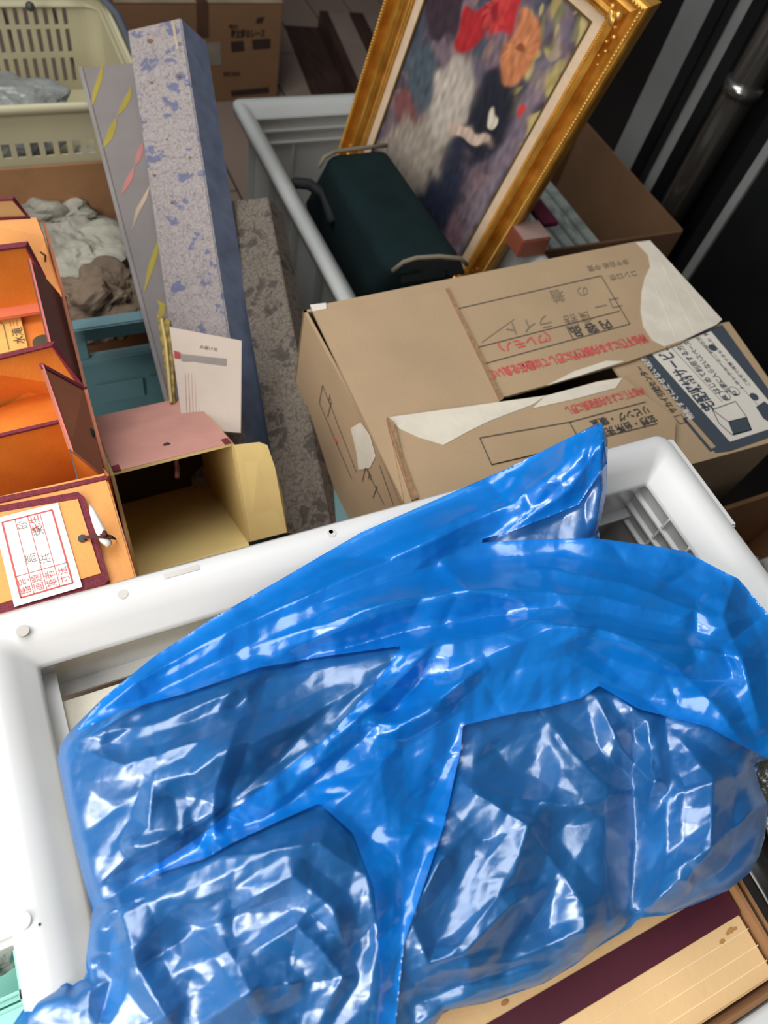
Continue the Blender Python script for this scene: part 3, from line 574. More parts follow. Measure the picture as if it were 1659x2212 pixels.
for cx, cy, sx, sy in ((.030, .030, 1, 1), (FW_ - .030, .030, -1, 1), (FW_ - .030, FH - .030, -1, -1), (.030, FH - .030, 1, -1)):
    b = B()                               # shell with scroll leaves at each corner
    for k in range(7):
        a = math.radians(-5 + k * 17); c0 = (cx + sx * .002, cy + sy * .002)
        tube(b, [fp(c0[0] + sx * .012 * math.cos(a) * f_, c0[1] + sy * .012 * math.sin(a) * f_, .004 + .003 * math.sin(f_ * 3)) for f_ in (.15, .5, .8, 1.05)], [.0012, .002, .0026, .0016], 6)
    ball(b, fp(cx, cy, .004), .006, 2, (1, 1, 1))
    for q in ((0, 1), (1, 0)):
        for j in range(6):
            f_ = .016 + j * .010; r_ = .0052 * (1 - j * .12)
            ball(b, fp(cx + sx * (f_ * q[0] + (.003 * (-1) ** j) * q[1]) - sx * .004 * q[1], cy + sy * (f_ * q[1] + (.003 * (-1) ** j) * q[0]) - sy * .004 * q[0], -.004), r_, 1, (1, 1, .8))
    obj('corner_ornament', b, MATS['bright_gilt'], pf, True)
b = B(); mi = .050; mo = .067
rs = [[b.verts.new(fp(*q, k)) for q in ((a, a), (FW_ - a, a), (FW_ - a, FH - a), (a, FH - a))] for a, k in ((mi, -.013), (mo - .002, -.013), (mo - .002, -.017), (mi, -.017))]
loft(b, rs + [rs[0]]); bmesh.ops.recalc_face_normals(b, faces=b.faces); obj('mat_board', b, LINEN, pf)
b = B(); rs = [[b.verts.new(fp(*q, k)) for q in ((a, a), (FW_ - a, a), (FW_ - a, FH - a), (a, FH - a))] for a, k in ((mo - .003, -.012), (mo, -.012), (mo, -.018), (mo - .003, -.018))]
loft(b, rs + [rs[0]]); bmesh.ops.recalc_face_normals(b, faces=b.faces); obj('inner_slip', b, mat('olive_gilt_slip', S(120, 96, 48), .45, metal=.4), pf)
b = B(); obox(b, fp(.004, .004, -.031), fu * (FW_ - .008), fv * (FH - .008), fn * .008); obj('backing', b, KRAFT_SIDE, pf)
# the picture itself: plain loose still life of flowers and cloth in the same colours
NX, NY = 150, 240; b = B(); pw, ph = FW_ - 2 * mo, FH - 2 * mo; vs = []
for j in range(NY + 1):
    for i in range(NX + 1): vs.append(b.verts.new(fp(mo + pw * i / NX, mo + ph * j / NY, -.016)))
for j in range(NY):
    for i in range(NX): k = j * (NX + 1) + i; b.faces.new((vs[k], vs[k + 1], vs[k + NX + 2], vs[k + NX + 1]))
pm = bpy.data.materials.new('painted_canvas'); pm.use_nodes = True; nd = pm.node_tree.nodes
at_ = nd.new('ShaderNodeVertexColor'); at_.layer_name = 'paint'; pm.node_tree.links.new(at_.outputs[0], nd['Principled BSDF'].inputs['Base Color']); nd['Principled BSDF'].inputs['Roughness'].default_value = .55
canvas = obj('canvas', b, pm, pf)
jj, ii = np.mgrid[0:NY + 1, 0:NX + 1]; uu = 1 - ii / NX; vv_ = jj / NY         # uu: 0 left .. 1 right as seen
rs_ = np.random.RandomState(7)
def nz2(fx, fy, n=14):
    o = np.zeros(uu.shape)
    for _ in range(n): o += np.sin(uu * rs_.uniform(-fx, fx) + vv_ * rs_.uniform(-fy, fy) + rs_.uniform(0, 7))
    return o / n
col = np.zeros(uu.shape + (3,)); base = np.array(S(92, 84, 98)); col[:] = base
def lay(mask, c): global col; col = col * (1 - mask[..., None]) + np.array(S(*c)) * mask[..., None]
sg = lambda x: 1 / (1 + np.exp(-x))
lay(sg(nz2(30, 40) * 30 - 1) * .7, (58, 66, 80)); lay(sg(nz2(40, 50) * 30 - 2) * .7, (128, 104, 108)); lay(sg(nz2(60, 50) * 30 - 5) * .6, (150, 118, 104)); lay(sg(nz2(50, 60) * 30 - 5) * .6, (44, 40, 48))
wob = nz2(50, 60) * .06
def ell(cx, cy, rx, ry, c, a=0, soft=26, s=1):
    X_ = uu - cx + wob; Y_ = vv_ - cy + wob; ca, sa = math.cos(a), math.sin(a); d = np.sqrt(((X_ * ca + Y_ * sa) / rx) ** 2 + ((-X_ * sa + Y_ * ca) / ry) ** 2); lay(sg((1 - d) * soft) * s, c)
for k in range(26): ell(rs_.uniform(.66, 1), rs_.uniform(0, .42), rs_.uniform(.02, .06), rs_.uniform(.01, .03), ((176, 158, 92), (196, 176, 110), (120, 120, 70))[k % 3], rs_.uniform(-1, 1), 10, .8)
ell(.92, .50, .055, .48, (128, 112, 122), -.08, 8, .8)
ell(.12, .25, .14, .12, (56, 40, 50), .3); ell(.16, .50, .16, .10, (72, 84, 92), .2, 8); ell(.14, .66, .12, .06, (122, 72, 70), .2, 8)
ell(.52, .86, .30, .30, (34, 38, 56), .1, 14); ell(.70, .45, .17, .17, (30, 32, 44), .1, 16)      # dark blue vase shapes
ell(.30, .80, .26, .17, (152, 140, 126), -.5, 14); ell(.42, .50, .15, .15, (184, 172, 158), .2, 14); ell(.64, .55, .16, .035, (196, 170, 152), -.25, 14)   # folded cloth
ell(.36, .27, .10, .08, (168, 34, 40), -.5); ell(.50, .12, .09, .09, (180, 40, 44), .3); ell(.44, .19, .05, .04, (140, 26, 36), 0)      # red flowers
ell(.70, .20, .115, .105, (186, 112, 70), .1, 30); ell(.70, .20, .03, .025, (140, 74, 46), 0, 20)
for k in range(12): a = k * .52; ell(.70 + .07 * math.cos(a), .20 + .065 * math.sin(a), .04, .012, (206, 136, 92), a, 14, .5)
for k in range(10): a = k * .63; ell(.46 + .05 * math.cos(a), .17 + .05 * math.sin(a), .03, .012, (204, 70, 64), a, 14, .6)
ell(.74, .44, .035, .03, (206, 196, 176)); ell(.90, .36, .03, .02, (190, 60, 56)); ell(.86, .92, .06, .07, (120, 92, 100), 0, 10)
col *= (1 + .22 * nz2(160, 120, 20)[..., None] * 3); col = np.clip(col, 0, 1)
ca_ = canvas.data.color_attributes.new('paint', 'FLOAT_COLOR', 'POINT'); ca_.data.foreach_set('color', np.c_[col.reshape(-1, 3), np.ones(col.size // 3)].ravel())

# ================= REAR WHITE CONTAINER, GREEN BAG, BOOKS =================
fc = thing('storage_container', (.434, .73, .27), 'milky white plastic container at the rear holding the gilt picture', 'container')
x0, x1, y0, y1, fz = .434, .842, .715, 1.352, .52
obj('rim', flange(x0, x1, y0, y1, fz, .036, .02), FARP, fc, True)
i0, i1, j0, j1 = x0 + .030, x1 - .030, y0 + .030, y1 - .030
for bx in ((i0, i1, j1, j1 + .003), (i0, i1, j0 - .003, j0), (i0 - .003, i0, j0, j1), (i1, i1 + .003, j0, j1)):
    b = B(); box(b, *bx, .262, fz - .018); obj('side_wall', b, FARP, fc)
b = B(); box(b, i0, i1, j0, j1, .258, .262); obj('base', b, FARP, fc)
for z in (.47, .445): 
    b = B(); box(b, i0, i1, j1 - .008, j1, z, z + .003); obj('ledge', b, FARP, fc)
for x in (.50, .55, .66, .77): 
    b = B(); box(b, x, x + .006, j1 - .006, j1, .262, .445); obj('rib', b, FARP, fc)
for y in (.80, .92, 1.04, 1.16, 1.28):
    b = B(); box(b, i0 - .018, i0 - .003, y, y + .004, .30, fz - .02); obj('rib', b, FARP, fc)
gb = thing('cool_bag', (.55, .85, .262), 'dark green fabric bag with beige piping leaning against the picture', 'bag')
T8 = [W(700, 335, .565), W(838, 312, .565), W(1008, 558, .585), W(852, 592, .575)]; B8 = [W(652, 440, .36), V(.60, 1.16, .30), V(.69, .86, .30), W(760, 690, .36)]
GREEN = mat('dark_green_canvas', S(14, 30, 31), .95, .12, 12, .3, 700, spec=.15)
b = B(); v8 = [b.verts.new(p) for p in T8 + B8]
for q in ((0, 1, 2, 3), (7, 6, 5, 4), (0, 4, 5, 1), (1, 5, 6, 2), (2, 6, 7, 3), (3, 7, 4, 0)): b.faces.new([v8[i] for i in q])
bmesh.ops.recalc_face_normals(b, faces=b.faces); bmesh.ops.bevel(b, geom=list(b.edges), offset=.028, segments=5, affect='EDGES', profile=.6); obj('body', b, GREEN, gb, True)
PIPE = mat('beige_piping', S(112, 104, 84), .8)
b = B(); tube(b, [W(*p) for p in ((688, 362, .55), (700, 340, .566), (722, 328, .57), (780, 320, .572), (836, 314, .57))], .0035); obj('piping', b, PIPE, gb, True)
b = B(); tube(b, [W(*p) for p in ((848, 585, .565), (872, 566, .585), (900, 557, .592), (950, 554, .594), (995, 558, .592), (1008, 572, .58))], .0035); obj('piping', b, PIPE, gb, True)
b = B(); slab(b, [W(870, 572, .583), W(995, 562, .585), W(1005, 592, .54), W(868, 612, .54)], .006); obj('end_pocket', b, mat('black_green_mesh', S(14, 22, 24), .9, .1), gb)
b = B(); tube(b, [W(*p) for p in ((620, 405, .47), (640, 395, .49), (668, 398, .49), (700, 420, .48), (720, 480, .47))], .010); obj('carry_strap', b, mat('black_webbing', S(12, 13, 15), .8), gb, True)
for nm, px, py, z, dx, dy, dz, m1, m2, lab in (('hardback_book', 1193, 512, .56, .058, .046, .036, S(128, 66, 44), S(150, 122, 112), 'orange brown boxed book wedged beside the gilt frame'), ('hardback_book', 1209, 480, .532, .036, .08, .010, S(84, 18, 40), S(120, 40, 70), 'small maroon boxed book behind the orange brown one')):
    c = W(px, py, z); t = thing(nm, c - up * dz, lab, 'book', 'boxed books by the frame')
    b = B(); box(b, c.x - dx, c.x, c.y, c.y + dy, z - dz, z - .002, .002); obj('case', b, mat('book_' + str(px), m1, .6), t)
    b = B(); box(b, c.x - dx + .002, c.x - .002, c.y + .002, c.y + dy, z - .002, z); obj('spine', b, mat('bookt_' + str(px), m2, .6), t)

# ================= RIGHT CARTON WITH WRAPPED RECORDS =================
t = thing('open_carton', (.90, .955, 0), 'open brown carton behind the gilt frame holding clear wrapped slabs', 'box')
RB = mat('brown_carton', S(120, 88, 60), .85, .08, 8, .1, 200)
X0, X1, Y0, Y1, ZT = .925, 1.35, .962, 1.395, .40
for bx in ((X1 - .006, X1, Y0, Y1), (X0, X1, Y0, Y0 + .006), (X0, X1, Y1 - .006, Y1), (X0, X0 + .006, Y0, Y1)):
    b = B(); box(b, *bx, .0, ZT); obj('side_panel', b, RB, t)
b = B(); box(b, X0, X1, Y0, Y1, .0, .105); obj('bottom', b, RB, t)
CLR = mat('clear_wrapped_sleeve', S(170, 176, 168), .25, .2, 40, .6, 60)
sl = None
for i in range(9):
    if sl is None:
        b = B(); box(b, 0, .014, 0, .30, 0, .235, .002); sl = obj('record_sleeve', b, CLR)
    else: sl = sl.copy(); COL.objects.link(sl)
    sl.location = (1.035 + i * .0175, .975 + (i % 3) * .008, .107 + (i % 2) * .006); sl.rotation_euler = (0, 0, 0)
    tag(sl, 'clear wrapped flat sleeve standing in the open brown carton', 'sleeve', 'wrapped sleeves in the open brown carton')

# ================= BLACK RACK ON THE RIGHT =================
rk = thing('steel_rack', (1.45, .9, 0), 'tall black rack with grey panels along the right side', 'rack')
def ry(px, py, X=1.45):
    r = CR @ Vector((px - 829.5, 1106 - py, -FPX)); return (CAM + r * (X / r.x)).y
b = B(); box(b, 1.47, 1.50, .0, 2.6, 0, 1.5); obj('back_panel', b, BLACKM, rk)
def ystrip(a, c, X=1.45): return sorted((ry(a, 150, X), ry(c, 150, X)))
for a, c in ((1408, 1473), (1506, 1550), (1562, 1600)):
    u_ = ystrip(a, c); b = B(); box(b, 1.452, 1.47, u_[0], u_[1], .25, 1.5); obj('panel', b, GREYP, rk)
for a, c in ((1473, 1506), (1550, 1588)):
    u_ = ystrip(a, c, 1.43); b = B(); box(b, 1.42, 1.452, u_[0], u_[1], 0, 1.5, .004); obj('post', b, BLACKM, rk)
u_ = ry(1622, 160, 1.40); b = B(); tube(b, [(1.40, u_, 0), (1.40, u_, .80), (1.40, u_, 1.5)], .034, 20); obj('tube_post', b, CHROME, rk, True)
b = B(); zz = .93
q = CR @ Vector((1600 - 829.5, 1106 - 185, -FPX)); zz = (CAM + q * (1.40 / q.x)).z
tube(b, [(1.40, u_, zz - .012), (1.40, u_, zz + .012)], .040, 20); obj('collar', b, CHROME, rk, True)
b = B(); box(b, 1.36, 1.47, .35, ry(1659, 240, 1.36), 0, 1.02, .004); obj('lower_cabinet', b, BLACKM, rk)
b = B(); yy = ry(1659, 305, 1.355); box(b, 1.352, 1.362, yy - .02, yy, 0, 1.03); obj('edge_strip', b, GREYP, rk)

# ================= RIGHT NEAR CARTON WITH NEWSPAPER =================
t = thing('open_carton', (.57, -.1, .26), 'open kraft carton of crumpled grey newspaper at the right edge, lowest beside the front container', 'box')
for bx in ((.565, 1.0, .262, .268), (.565, .571, -.1, .268), (.994, 1.0, -.1, .268), (.565, 1.0, -.1, -.094)):
    b = B(); box(b, *bx, .264, .55 if bx[3] > .2 and bx[2] > .2 else .50); obj('side_panel', b, KRAFT_SIDE, t)
b = B(); box(b, .565, 1.0, -.1, .268, .26, .264); obj('bottom', b, KRAFT_SIDE, t)
GN = mat('grey_newspaper', S(150, 144, 138), .9, .3, 25, .3, 60, dark=S(84, 78, 72))
for c, r, sd_ in (((.70, .17, .45), (.09, .07, .06), 4), ((.84, .19, .44), (.08, .06, .06), 9), ((.78, .08, .43), (.10, .08, .06), 12)):
    b = B(); crumple(b, c, r, sd_, .9, 5, 60); tag(obj('crumpled_newspaper', b, GN), {4: 'grey newspaper ball in the right edge carton, closest to the white container', 9: 'grey newspaper ball in the right edge carton, against its far wall', 12: 'grey newspaper ball in the right edge carton, nearest the viewer'}[sd_], 'newspaper', 'newspaper balls in the right edge carton')

# ================= TEAL CRATE =================
tc_ = thing('plastic_crate', (-.3, .28, .28), 'dusty teal plastic crate holding the scroll boxes', 'crate')
TY = .835
def rail(x0, x1, y0, y1, z0, z1, nm='rail'): b = B(); box(b, x0, x1, y0, y1, z0, z1, .002); obj(nm, b, TEAL, tc_)
rail(-.32, .303, TY, TY + .022, .474, .50); rail(-.32, .303, TY + .004, TY + .012, .28, .432, 'side_wall'); rail(-.32, .303, TY, TY + .018, .424, .436)
for x in (-.18, .04, .283): rail(x, x + .02, TY + .004, TY + .016, .436, .474, 'upright')
rail(.280, .303, .285, TY, .478, .50); rail(.290, .296, .285, TY, .28, .48, 'side_wall'); rail(.284, .301, .285, TY, .40, .412)
rail(-.32, -.306, .285, TY, .28, .50, 'side_wall'); rail(-.32, .303, .277, .285, .28, .50, 'side_wall'); rail(-.32, .303, .285, TY, .28, .286, 'base')
for x in (.06, .14): 
    b = B(); box(b, x, x + .07, TY - .0005, TY + .0005, .34, .38); obj('wall_rib', b, TEAL, tc_)

# ================= SCROLL BOXES =================
def cam_obox(bm, p0, p1, p2, pend, shrink=1):   # corner, width corner, thickness corner, far end of the first edge
    O = DP(*p0); obox(bm, O, DP(*p1) - O, DP(*p2) - DP(*p1), DP(*pend) - O, .0015)
def floral(name, base, motif, line_, sc):
    m = bpy.data.materials.new(name); m.use_nodes = True; nt = m.node_tree; n = nt.nodes; L = nt.links; p = n['Principled BSDF']; p.inputs['Roughness'].default_value = .8
    tc0 = n.new('ShaderNodeTexCoord'); dn = n.new('ShaderNodeTexNoise'); dn.inputs['Scale'].default_value = sc * 2.2; dn.inputs['Detail'].default_value = 3; L.new(tc0.outputs['Object'], dn.inputs[0])
    dm_ = n.new('ShaderNodeMix'); dm_.data_type = 'RGBA'; dm_.blend_type = 'LINEAR_LIGHT'; dm_.inputs[0].default_value = .45 / sc; L.new(tc0.outputs['Object'], dm_.inputs[6]); L.new(dn.outputs['Color'], dm_.inputs[7])
    class tcn: outputs = {'Object': dm_.outputs[2]}
    v = n.new('ShaderNodeTexVoronoi'); v.inputs['Scale'].default_value = sc; L.new(tcn.outputs['Object'], v.inputs[0])
    v2 = n.new('ShaderNodeTexVoronoi'); v2.inputs['Scale'].default_value = sc * 2.7; L.new(tcn.outputs['Object'], v2.inputs[0])
    v3 = n.new('ShaderNodeTexVoronoi'); v3.feature = 'DISTANCE_TO_EDGE'; v3.inputs['Scale'].default_value = sc * 5.5; L.new(tcn.outputs['Object'], v3.inputs[0])
    r1 = n.new('ShaderNodeValToRGB'); L.new(v.outputs['Distance'], r1.inputs[0]); e = r1.color_ramp.elements; e[0].position = .10; e[0].color = (0, 0, 0, 1); e[1].position = .16; e[1].color = (1, 1, 1, 1); k = e.new(.42); k.color = (1, 1, 1, 1); k = e.new(.50); k.color = (0, 0, 0, 1)
    r2 = n.new('ShaderNodeValToRGB'); L.new(v2.outputs['Distance'], r2.inputs[0]); r2.color_ramp.elements[0].position = .44; r2.color_ramp.elements[0].color = (1, 1, 1, 1); r2.color_ramp.elements[1].position = .52; r2.color_ramp.elements[1].color = (0, 0, 0, 1)
    mu = n.new('ShaderNodeMath'); mu.operation = 'MULTIPLY'; L.new(r1.outputs[0], mu.inputs[0]); L.new(r2.outputs[0], mu.inputs[1])
    mx = n.new('ShaderNodeMix'); mx.data_type = 'RGBA'; L.new(mu.outputs[0], mx.inputs[0]); mx.inputs[6].default_value = (*base, 1); mx.inputs[7].default_value = (*motif, 1)
    r3 = n.new('ShaderNodeValToRGB'); L.new(v3.outputs[0], r3.inputs[0]); r3.color_ramp.elements[0].position = .03; r3.color_ramp.elements[0].color = (1, 1, 1, 1); r3.color_ramp.elements[1].position = .09; r3.color_ramp.elements[1].color = (0, 0, 0, 1)
    mx2 = n.new('ShaderNodeMix'); mx2.data_type = 'RGBA'; ml = n.new('ShaderNodeMath'); ml.operation = 'MULTIPLY'; ml.inputs[1].default_value = .6; L.new(r3.outputs[0], ml.inputs[0]); L.new(ml.outputs[0], mx2.inputs[0]); L.new(mx.outputs[2], mx2.inputs[6]); mx2.inputs[7].default_value = (*line_, 1)
    L.new(mx2.outputs[2], p.inputs['Base Color']); return m
bf = floral('blue_floral_paper', S(150, 140, 136), S(96, 100, 128), S(98, 86, 82), 25); bside = mat('blue_floral_side', S(104, 114, 136), .8, .12, 40)
bb_ = thing('scroll_box', DP(470, 1090, 1.0), 'long scroll box in pale paper with blue flowers, tallest in the teal crate', 'box', 'scroll boxes in the crate')
b = B(); cam_obox(b, (275, 65, 1.085), (390, 38, 1.08), (447, 90, 1.133), (421, 1100, .985)); o = obj('case', b, [bf, bside], bb_)
axis = (DP(421, 1100, .985) - DP(275, 65, 1.085)).normalized(); wdir = (DP(390, 38, 1.08) - DP(275, 65, 1.085)).normalized(); fnrm = axis.cross(wdir).normalized()
for p in o.data.polygons:
    if abs(p.normal.dot(wdir)) > .7: p.material_index = 1
rust = mat('rust_spot', S(128, 92, 62), .9)
def plane_pt(px, py, O, n):
    r = CR @ Vector((px - 829.5, 1106 - py, -FPX)); return CAM + r * ((O - CAM).dot(n) / r.dot(n))
for px, py, r in ((361, 301, 3), (328, 178, 4), (352, 327, 3), (334, 378, 4), (372, 438, 4), (410, 340, 3), (388, 165, 5), (325, 88, 7), (420, 420, 2)):
    c = plane_pt(px, py, DP(390, 38, 1.08), fnrm); b = B(); ball(b, c, r * .00075, 1, (1, 1, .5)); obj('rust_spot', b, rust, bb_)
b = B(); q0, q1 = plane_pt(373, 45, DP(390, 38, 1.08), fnrm), plane_pt(384, 108, DP(390, 38, 1.08), fnrm); nn = fnrm if fnrm.dot(CAM - q0) > 0 else -fnrm
strip(b, q0, q1, .004, nn, .0006, .0003); obj('paper_seam', b, mat('seam_paper', S(176, 156, 132), .8), bb_)
gl = thing('scroll_box', DP(372, 900, 1.02), 'grey scroll box with yellow and pink leaves, left of the blue flowered one', 'box', 'scroll boxes in the crate')
gO = DP(178, 146, 1.15); gU = DP(296, 134, 1.155) - gO; gA = DP(376, 905, 1.02) - gO; gN = gU.cross(gA).normalized(); gN = gN if gN.dot(CAM - gO) > 0 else -gN
gm = mat('grey_printed_board', S(122, 114, 110), .8, .04, 20, .1, 300)
b = B(); obox(b, gO, gU, gA, -gN * .02, .001); obj('case', b, gm, gl)
b = B(); s_ = gU.normalized(); obox(b, gO - s_ * .006 - gN * .002, s_ * .006, gA, gN * .004); obj('lid_edge', b, mat('grey_lid_edge', S(136, 128, 124), .8), gl)
gn_ = [gO, gN]
YEL = mat('ochre_leaf', S(160, 142, 52), .8); PNK = mat('pink_leaf', S(176, 112, 104), .8); BEI = mat('beige_leaf', S(172, 150, 126), .8)
def leaf(pp, wd, m):
    pts = [plane_pt(x, y, gO, gN) + gN * .0006 for x, y in pp]; b = B(); n = len(pts); L_, R_ = [], []
    for i, p in enumerate(pts):
        d = (pts[min(i + 1, n - 1)] - pts[max(i - 1, 0)]).normalized(); s = d.cross(gN); w_ = wd * math.sin(math.pi * (i + .15) / (n - .7)) * .00075; L_.append(b.verts.new(p + s * w_)); R_.append(b.verts.new(p - s * w_))
    for i in range(n - 1): b.faces.new((L_[i], L_[i + 1], R_[i + 1], R_[i]))
    obj('leaf', b, m, gl)
for pp, wd, m in (([(284, 188), (276, 212), (266, 232), (254, 250)], 7, YEL), ([(251, 256), (244, 275), (236, 298), (222, 322)], 8, YEL), ([(222, 138), (216, 170), (206, 200), (198, 232)], 6, YEL), ([(308, 308), (304, 325), (298, 345), (292, 358)], 6, PNK), ([(290, 360), (283, 380), (274, 398), (263, 420)], 6, PNK), ([(324, 402), (312, 430), (298, 455), (286, 495)], 5, BEI), ([(342, 520), (336, 548), (325, 580), (312, 630)], 6, YEL), ([(340, 650), (352, 660), (348, 680), (342, 700)], 7, YEL)): leaf(pp, wd, m)
brf = floral('brown_floral_paper', S(104, 94, 82), S(70, 62, 54), S(40, 32, 28), 20)
br = thing('scroll_box', DP(650, 1130, 1.02), 'brown scroll box with a dense vine pattern, right of the blue flowered one', 'box', 'scroll boxes in the crate')
b = B(); O = DP(492, 434, 1.12); U_ = DP(578, 425, 1.09) - O; A_ = DP(614, 1150, .955) - O; N_ = U_.cross(A_).normalized(); N_ = N_ if N_.dot(CAM - O) > 0 else -N_
obox(b, O, U_, A_, -N_ * .045, .0012); obj('case', b, brf, br)
b = B(); obox(b, O + A_ * .997 , U_, A_ * .003, -N_ * .044); obj('end_cap', b, KRAFT_SIDE, br)
# printed sheet and brocade strip
t = thing('printed_card', DP(460, 900, .87), 'cream printed card standing in front of the blue flowered scroll box', 'card')
P4 = [DP(366, 706, .945), DP(522, 736, .935), DP(520, 935, .87), DP(395, 925, .88)]; b = B(); slab(b, P4, .0012); obj('card', b, mat('cream_printed_card', S(190, 172, 156), .8, .04), t)
cs = Sheet(P4[0], P4[1] - P4[0], (P4[0] - P4[3]), .0008)
cN = (P4[1] - P4[0]).cross(P4[3] - P4[0]).normalized(); cN = cN if cN.dot(CAM - P4[0]) > 0 else -cN
cs.N = cN; cs.U = (P4[1] - P4[0]).normalized(); cs.V = -cN.cross(cs.U) if (-cN.cross(cs.U)).dot(P4[0] - P4[3]) > 0 else cN.cross(cs.U)
def cpx(px, py): q = plane_pt(px, py, P4[0], cN) - P4[0]; return (q.dot(cs.U), q.dot(cs.V))
b = B(); poly(b, cs, [cpx(*p) for p in ((390, 765), (490, 776), (490, 792), (392, 780))]); obj('grey_bar', b, mat('grey_print', S(140, 130, 122), .8), t)
b = B(); poly(b, cs, [cpx(*p) for p in ((376, 758), (390, 762), (390, 776), (377, 774))]); obj('red_square', b, mat('red_print', S(160, 60, 60), .8), t)
b = B()
for k in range(9): line(b, cs, cpx(400 + k * 7, 806 + k), cpx(404 + k * 7, 905), .0005)
obj('ruled_lines', b, mat('pale_red_line', S(176, 130, 112), .8), t)
b = B(); vs_ = Sheet(P4[0], -cs.V, cs.U, .0008); vs_.N = cN
q = cpx(462, 830); text(b, vs_, '商品名番', -q[1], q[0], .011, .02); q = cpx(430, 752); text(b, cs, 'お届け先', q[0], q[1], .006)
obj('lettering', b, mat('grey_text', S(110, 96, 92), .8), t)
t = thing('brocade_strip', DP(370, 870, .95), 'narrow gold brocade strip between grey scroll box and printed card', 'fabric')
b = B(); slab(b, [DP(338, 678, .985), DP(366, 690, .97), DP(374, 780, .95), DP(377, 880, .92), DP(368, 880, .925)], .004); obj('cloth', b, mat('gold_brocade', S(150, 128, 62), .7, .4, 120, .5, 300, dark=S(84, 72, 44)), t)
b = B(); tube(b, [DP(349, 690, .975), DP(358, 740, .96), DP(370, 870, .92)], .0022, 6); obj('cord', b, mat('pale_gold_cord', S(196, 172, 110), .6), t)

# ================= PINK BOX =================
pk = thing('scroll_box', (.03, .4, .56), 'open dusty pink scroll box with cream lining and side flap', 'box', 'scroll boxes in the crate')
pa = V(0, .83, -.55).normalized(); phh = V(0, -.55, -.83).normalized() * .117; pO = V(.033, .462, .66); pw_ = V(.122, .004, 0); pL = pa * .20
pth = .003
def inner_outer(O, A_, L_, N_, name, mi, mo_):
    b = B(); obox(b, O, A_, L_, N_ * pth); obj(name, b, mi, pk)
    b = B(); obox(b, O + N_ * pth, A_, L_, N_ * .0008); obj(name.replace('lining', 'cover'), b, mo_, pk)
nU = -phh.normalized()
inner_outer(pO, pw_, pL, nU, 'top_lining', CREAM, PINK); inner_outer(pO + phh, pw_, pL, -nU, 'bottom_lining', CREAM, PINK)
inner_outer(pO, phh, pL, V(-1, 0, 0), 'side_lining', CREAM, PINK); inner_outer(pO + pw_, phh, pL, V(1, 0, 0), 'side_lining', CREAM, PINK)
b = B(); obox(b, pO + pL, pw_, phh, pa * .004); obj('end_panel', b, mat('shade_painted_end_board', S(60, 44, 26), .9), pk)  # end board coloured dark to stand in for shade deep inside the box
b = B(); slab(b, [pO + pw_ + V(.003, 0, 0), W(560, 956, .672), W(578, 963, .672), W(594, 1010, .65), W(612, 1080, .61), W(620, 1150, .58), pO + pw_ + phh + V(.003, 0, 0)], .0015); tag(obj('side_flap', b, CREAM, pk), 'cream flap folded out to the right')
b = B(); slab(b, [pO + phh, pO + phh + pw_, pO + phh + pw_ - pa * .02 - nU * .008, pO + phh - pa * .012 - nU * .008], .0015); obj('bottom_flap', b, CREAM, pk)
for k in (0.0, .94):
    b = B(); obox(b, pO + pw_ * k - pa * .001 + nU * .0036, pw_ * .06, pa * .016, nU * .001); obj('corner_tape', b, MAROON, pk)
for c, r in ((plane_pt(361, 962, pO + nU * .004, nU), .0035),):
    b = B(); crumple(b, c, (r * 1.3, r, r), 3, .4, 2, 10); obj('knot', b, mat('dark_cord', S(70, 40, 36), .8), pk)
b = B(); tube(b, [pO + pw_ * .52 + phh * .03 + pa * .01, pO + pw_ * .53 + phh * .14 + pa * .02, pO + pw_ * .50 + phh * .20 + pa * .01], .0025, 6); obj('inner_cord', b, mat('pink_cord', S(120, 60, 50), .8), pk, True)

# ================= ORANGE PORTFOLIO BOXES =================
ob = thing('portfolio_box', (-.1, .30, .42), 'closed orange portfolio box with white label and toggle clasp', 'box')
b = B(); box(b, -.16, .0235, .296, .424, .43, .72, .0015); obj('body', b, ORANGE_L, ob)
def pslab(name, pix, m, parent, t=.0025, label=None):
    b = B(); slab(b, [W(*p) for p in pix], t); o = obj(name, b, m, parent)
    if label: o['label'] = label
    return o
pslab('trim', [(-90, 1090, .7215), (110, 1052, .7215), (230, 1026, .7215), (232, 1034, .7215), (120, 1060, .7215), (-90, 1104, .7215)], MAROON, ob, .002)
pslab('lid_trim', [(-90, 1108, .725), (168, 1062, .725), (183, 1074, .725), (236, 1252, .725), (226, 1262, .725), (100, 1300, .725), (-90, 1350, .725)], MAROON, ob, .004, 'maroon cloth edging of the lid')
pslab('lid', [(-90, 1122, .7262), (168, 1078, .7262), (218, 1238, .7262), (-90, 1330, .7262)], ORANGE_L, ob, .0012)
LZ = .7272; lO = W(178, 1268, LZ); lU = W(125, 1086, LZ) - lO; lV = W(32, 1315, LZ) - lO; lab = Sheet(lO, lU, lV, 0); lab.N = V(0, 0, 1); LU, LV = lU.length, lV.length
lab.V = (lV - lab.U * lV.dot(lab.U)).normalized()
b = B(); rect(b, lab, 0, 0, LU, LV, .0002); obj('label', b, mat('white_label_paper', S(244, 240, 232), .7, .02), ob)
b = B(); m_ = .006; frame_rect(b, lab, m_, m_, LU - m_, LV - m_, .0014, .0005)
cw = (LV - 2 * m_) / 4
for k in (1, 2, 3): line(b, lab, (m_, m_ + cw * k), (LU - m_, m_ + cw * k), .0005, .0005)
line(b, lab, (m_ + .020, m_), (m_ + .020, LV - m_), .0006, .0005)
for k, tx in enumerate(('番号', '画題', '筆者', '寸法')): text(b, lab, tx, m_ + .0015, LV - m_ - cw * (k + 1) + cw * .2,   .0088, -.008, k=.0006, xs=.9)
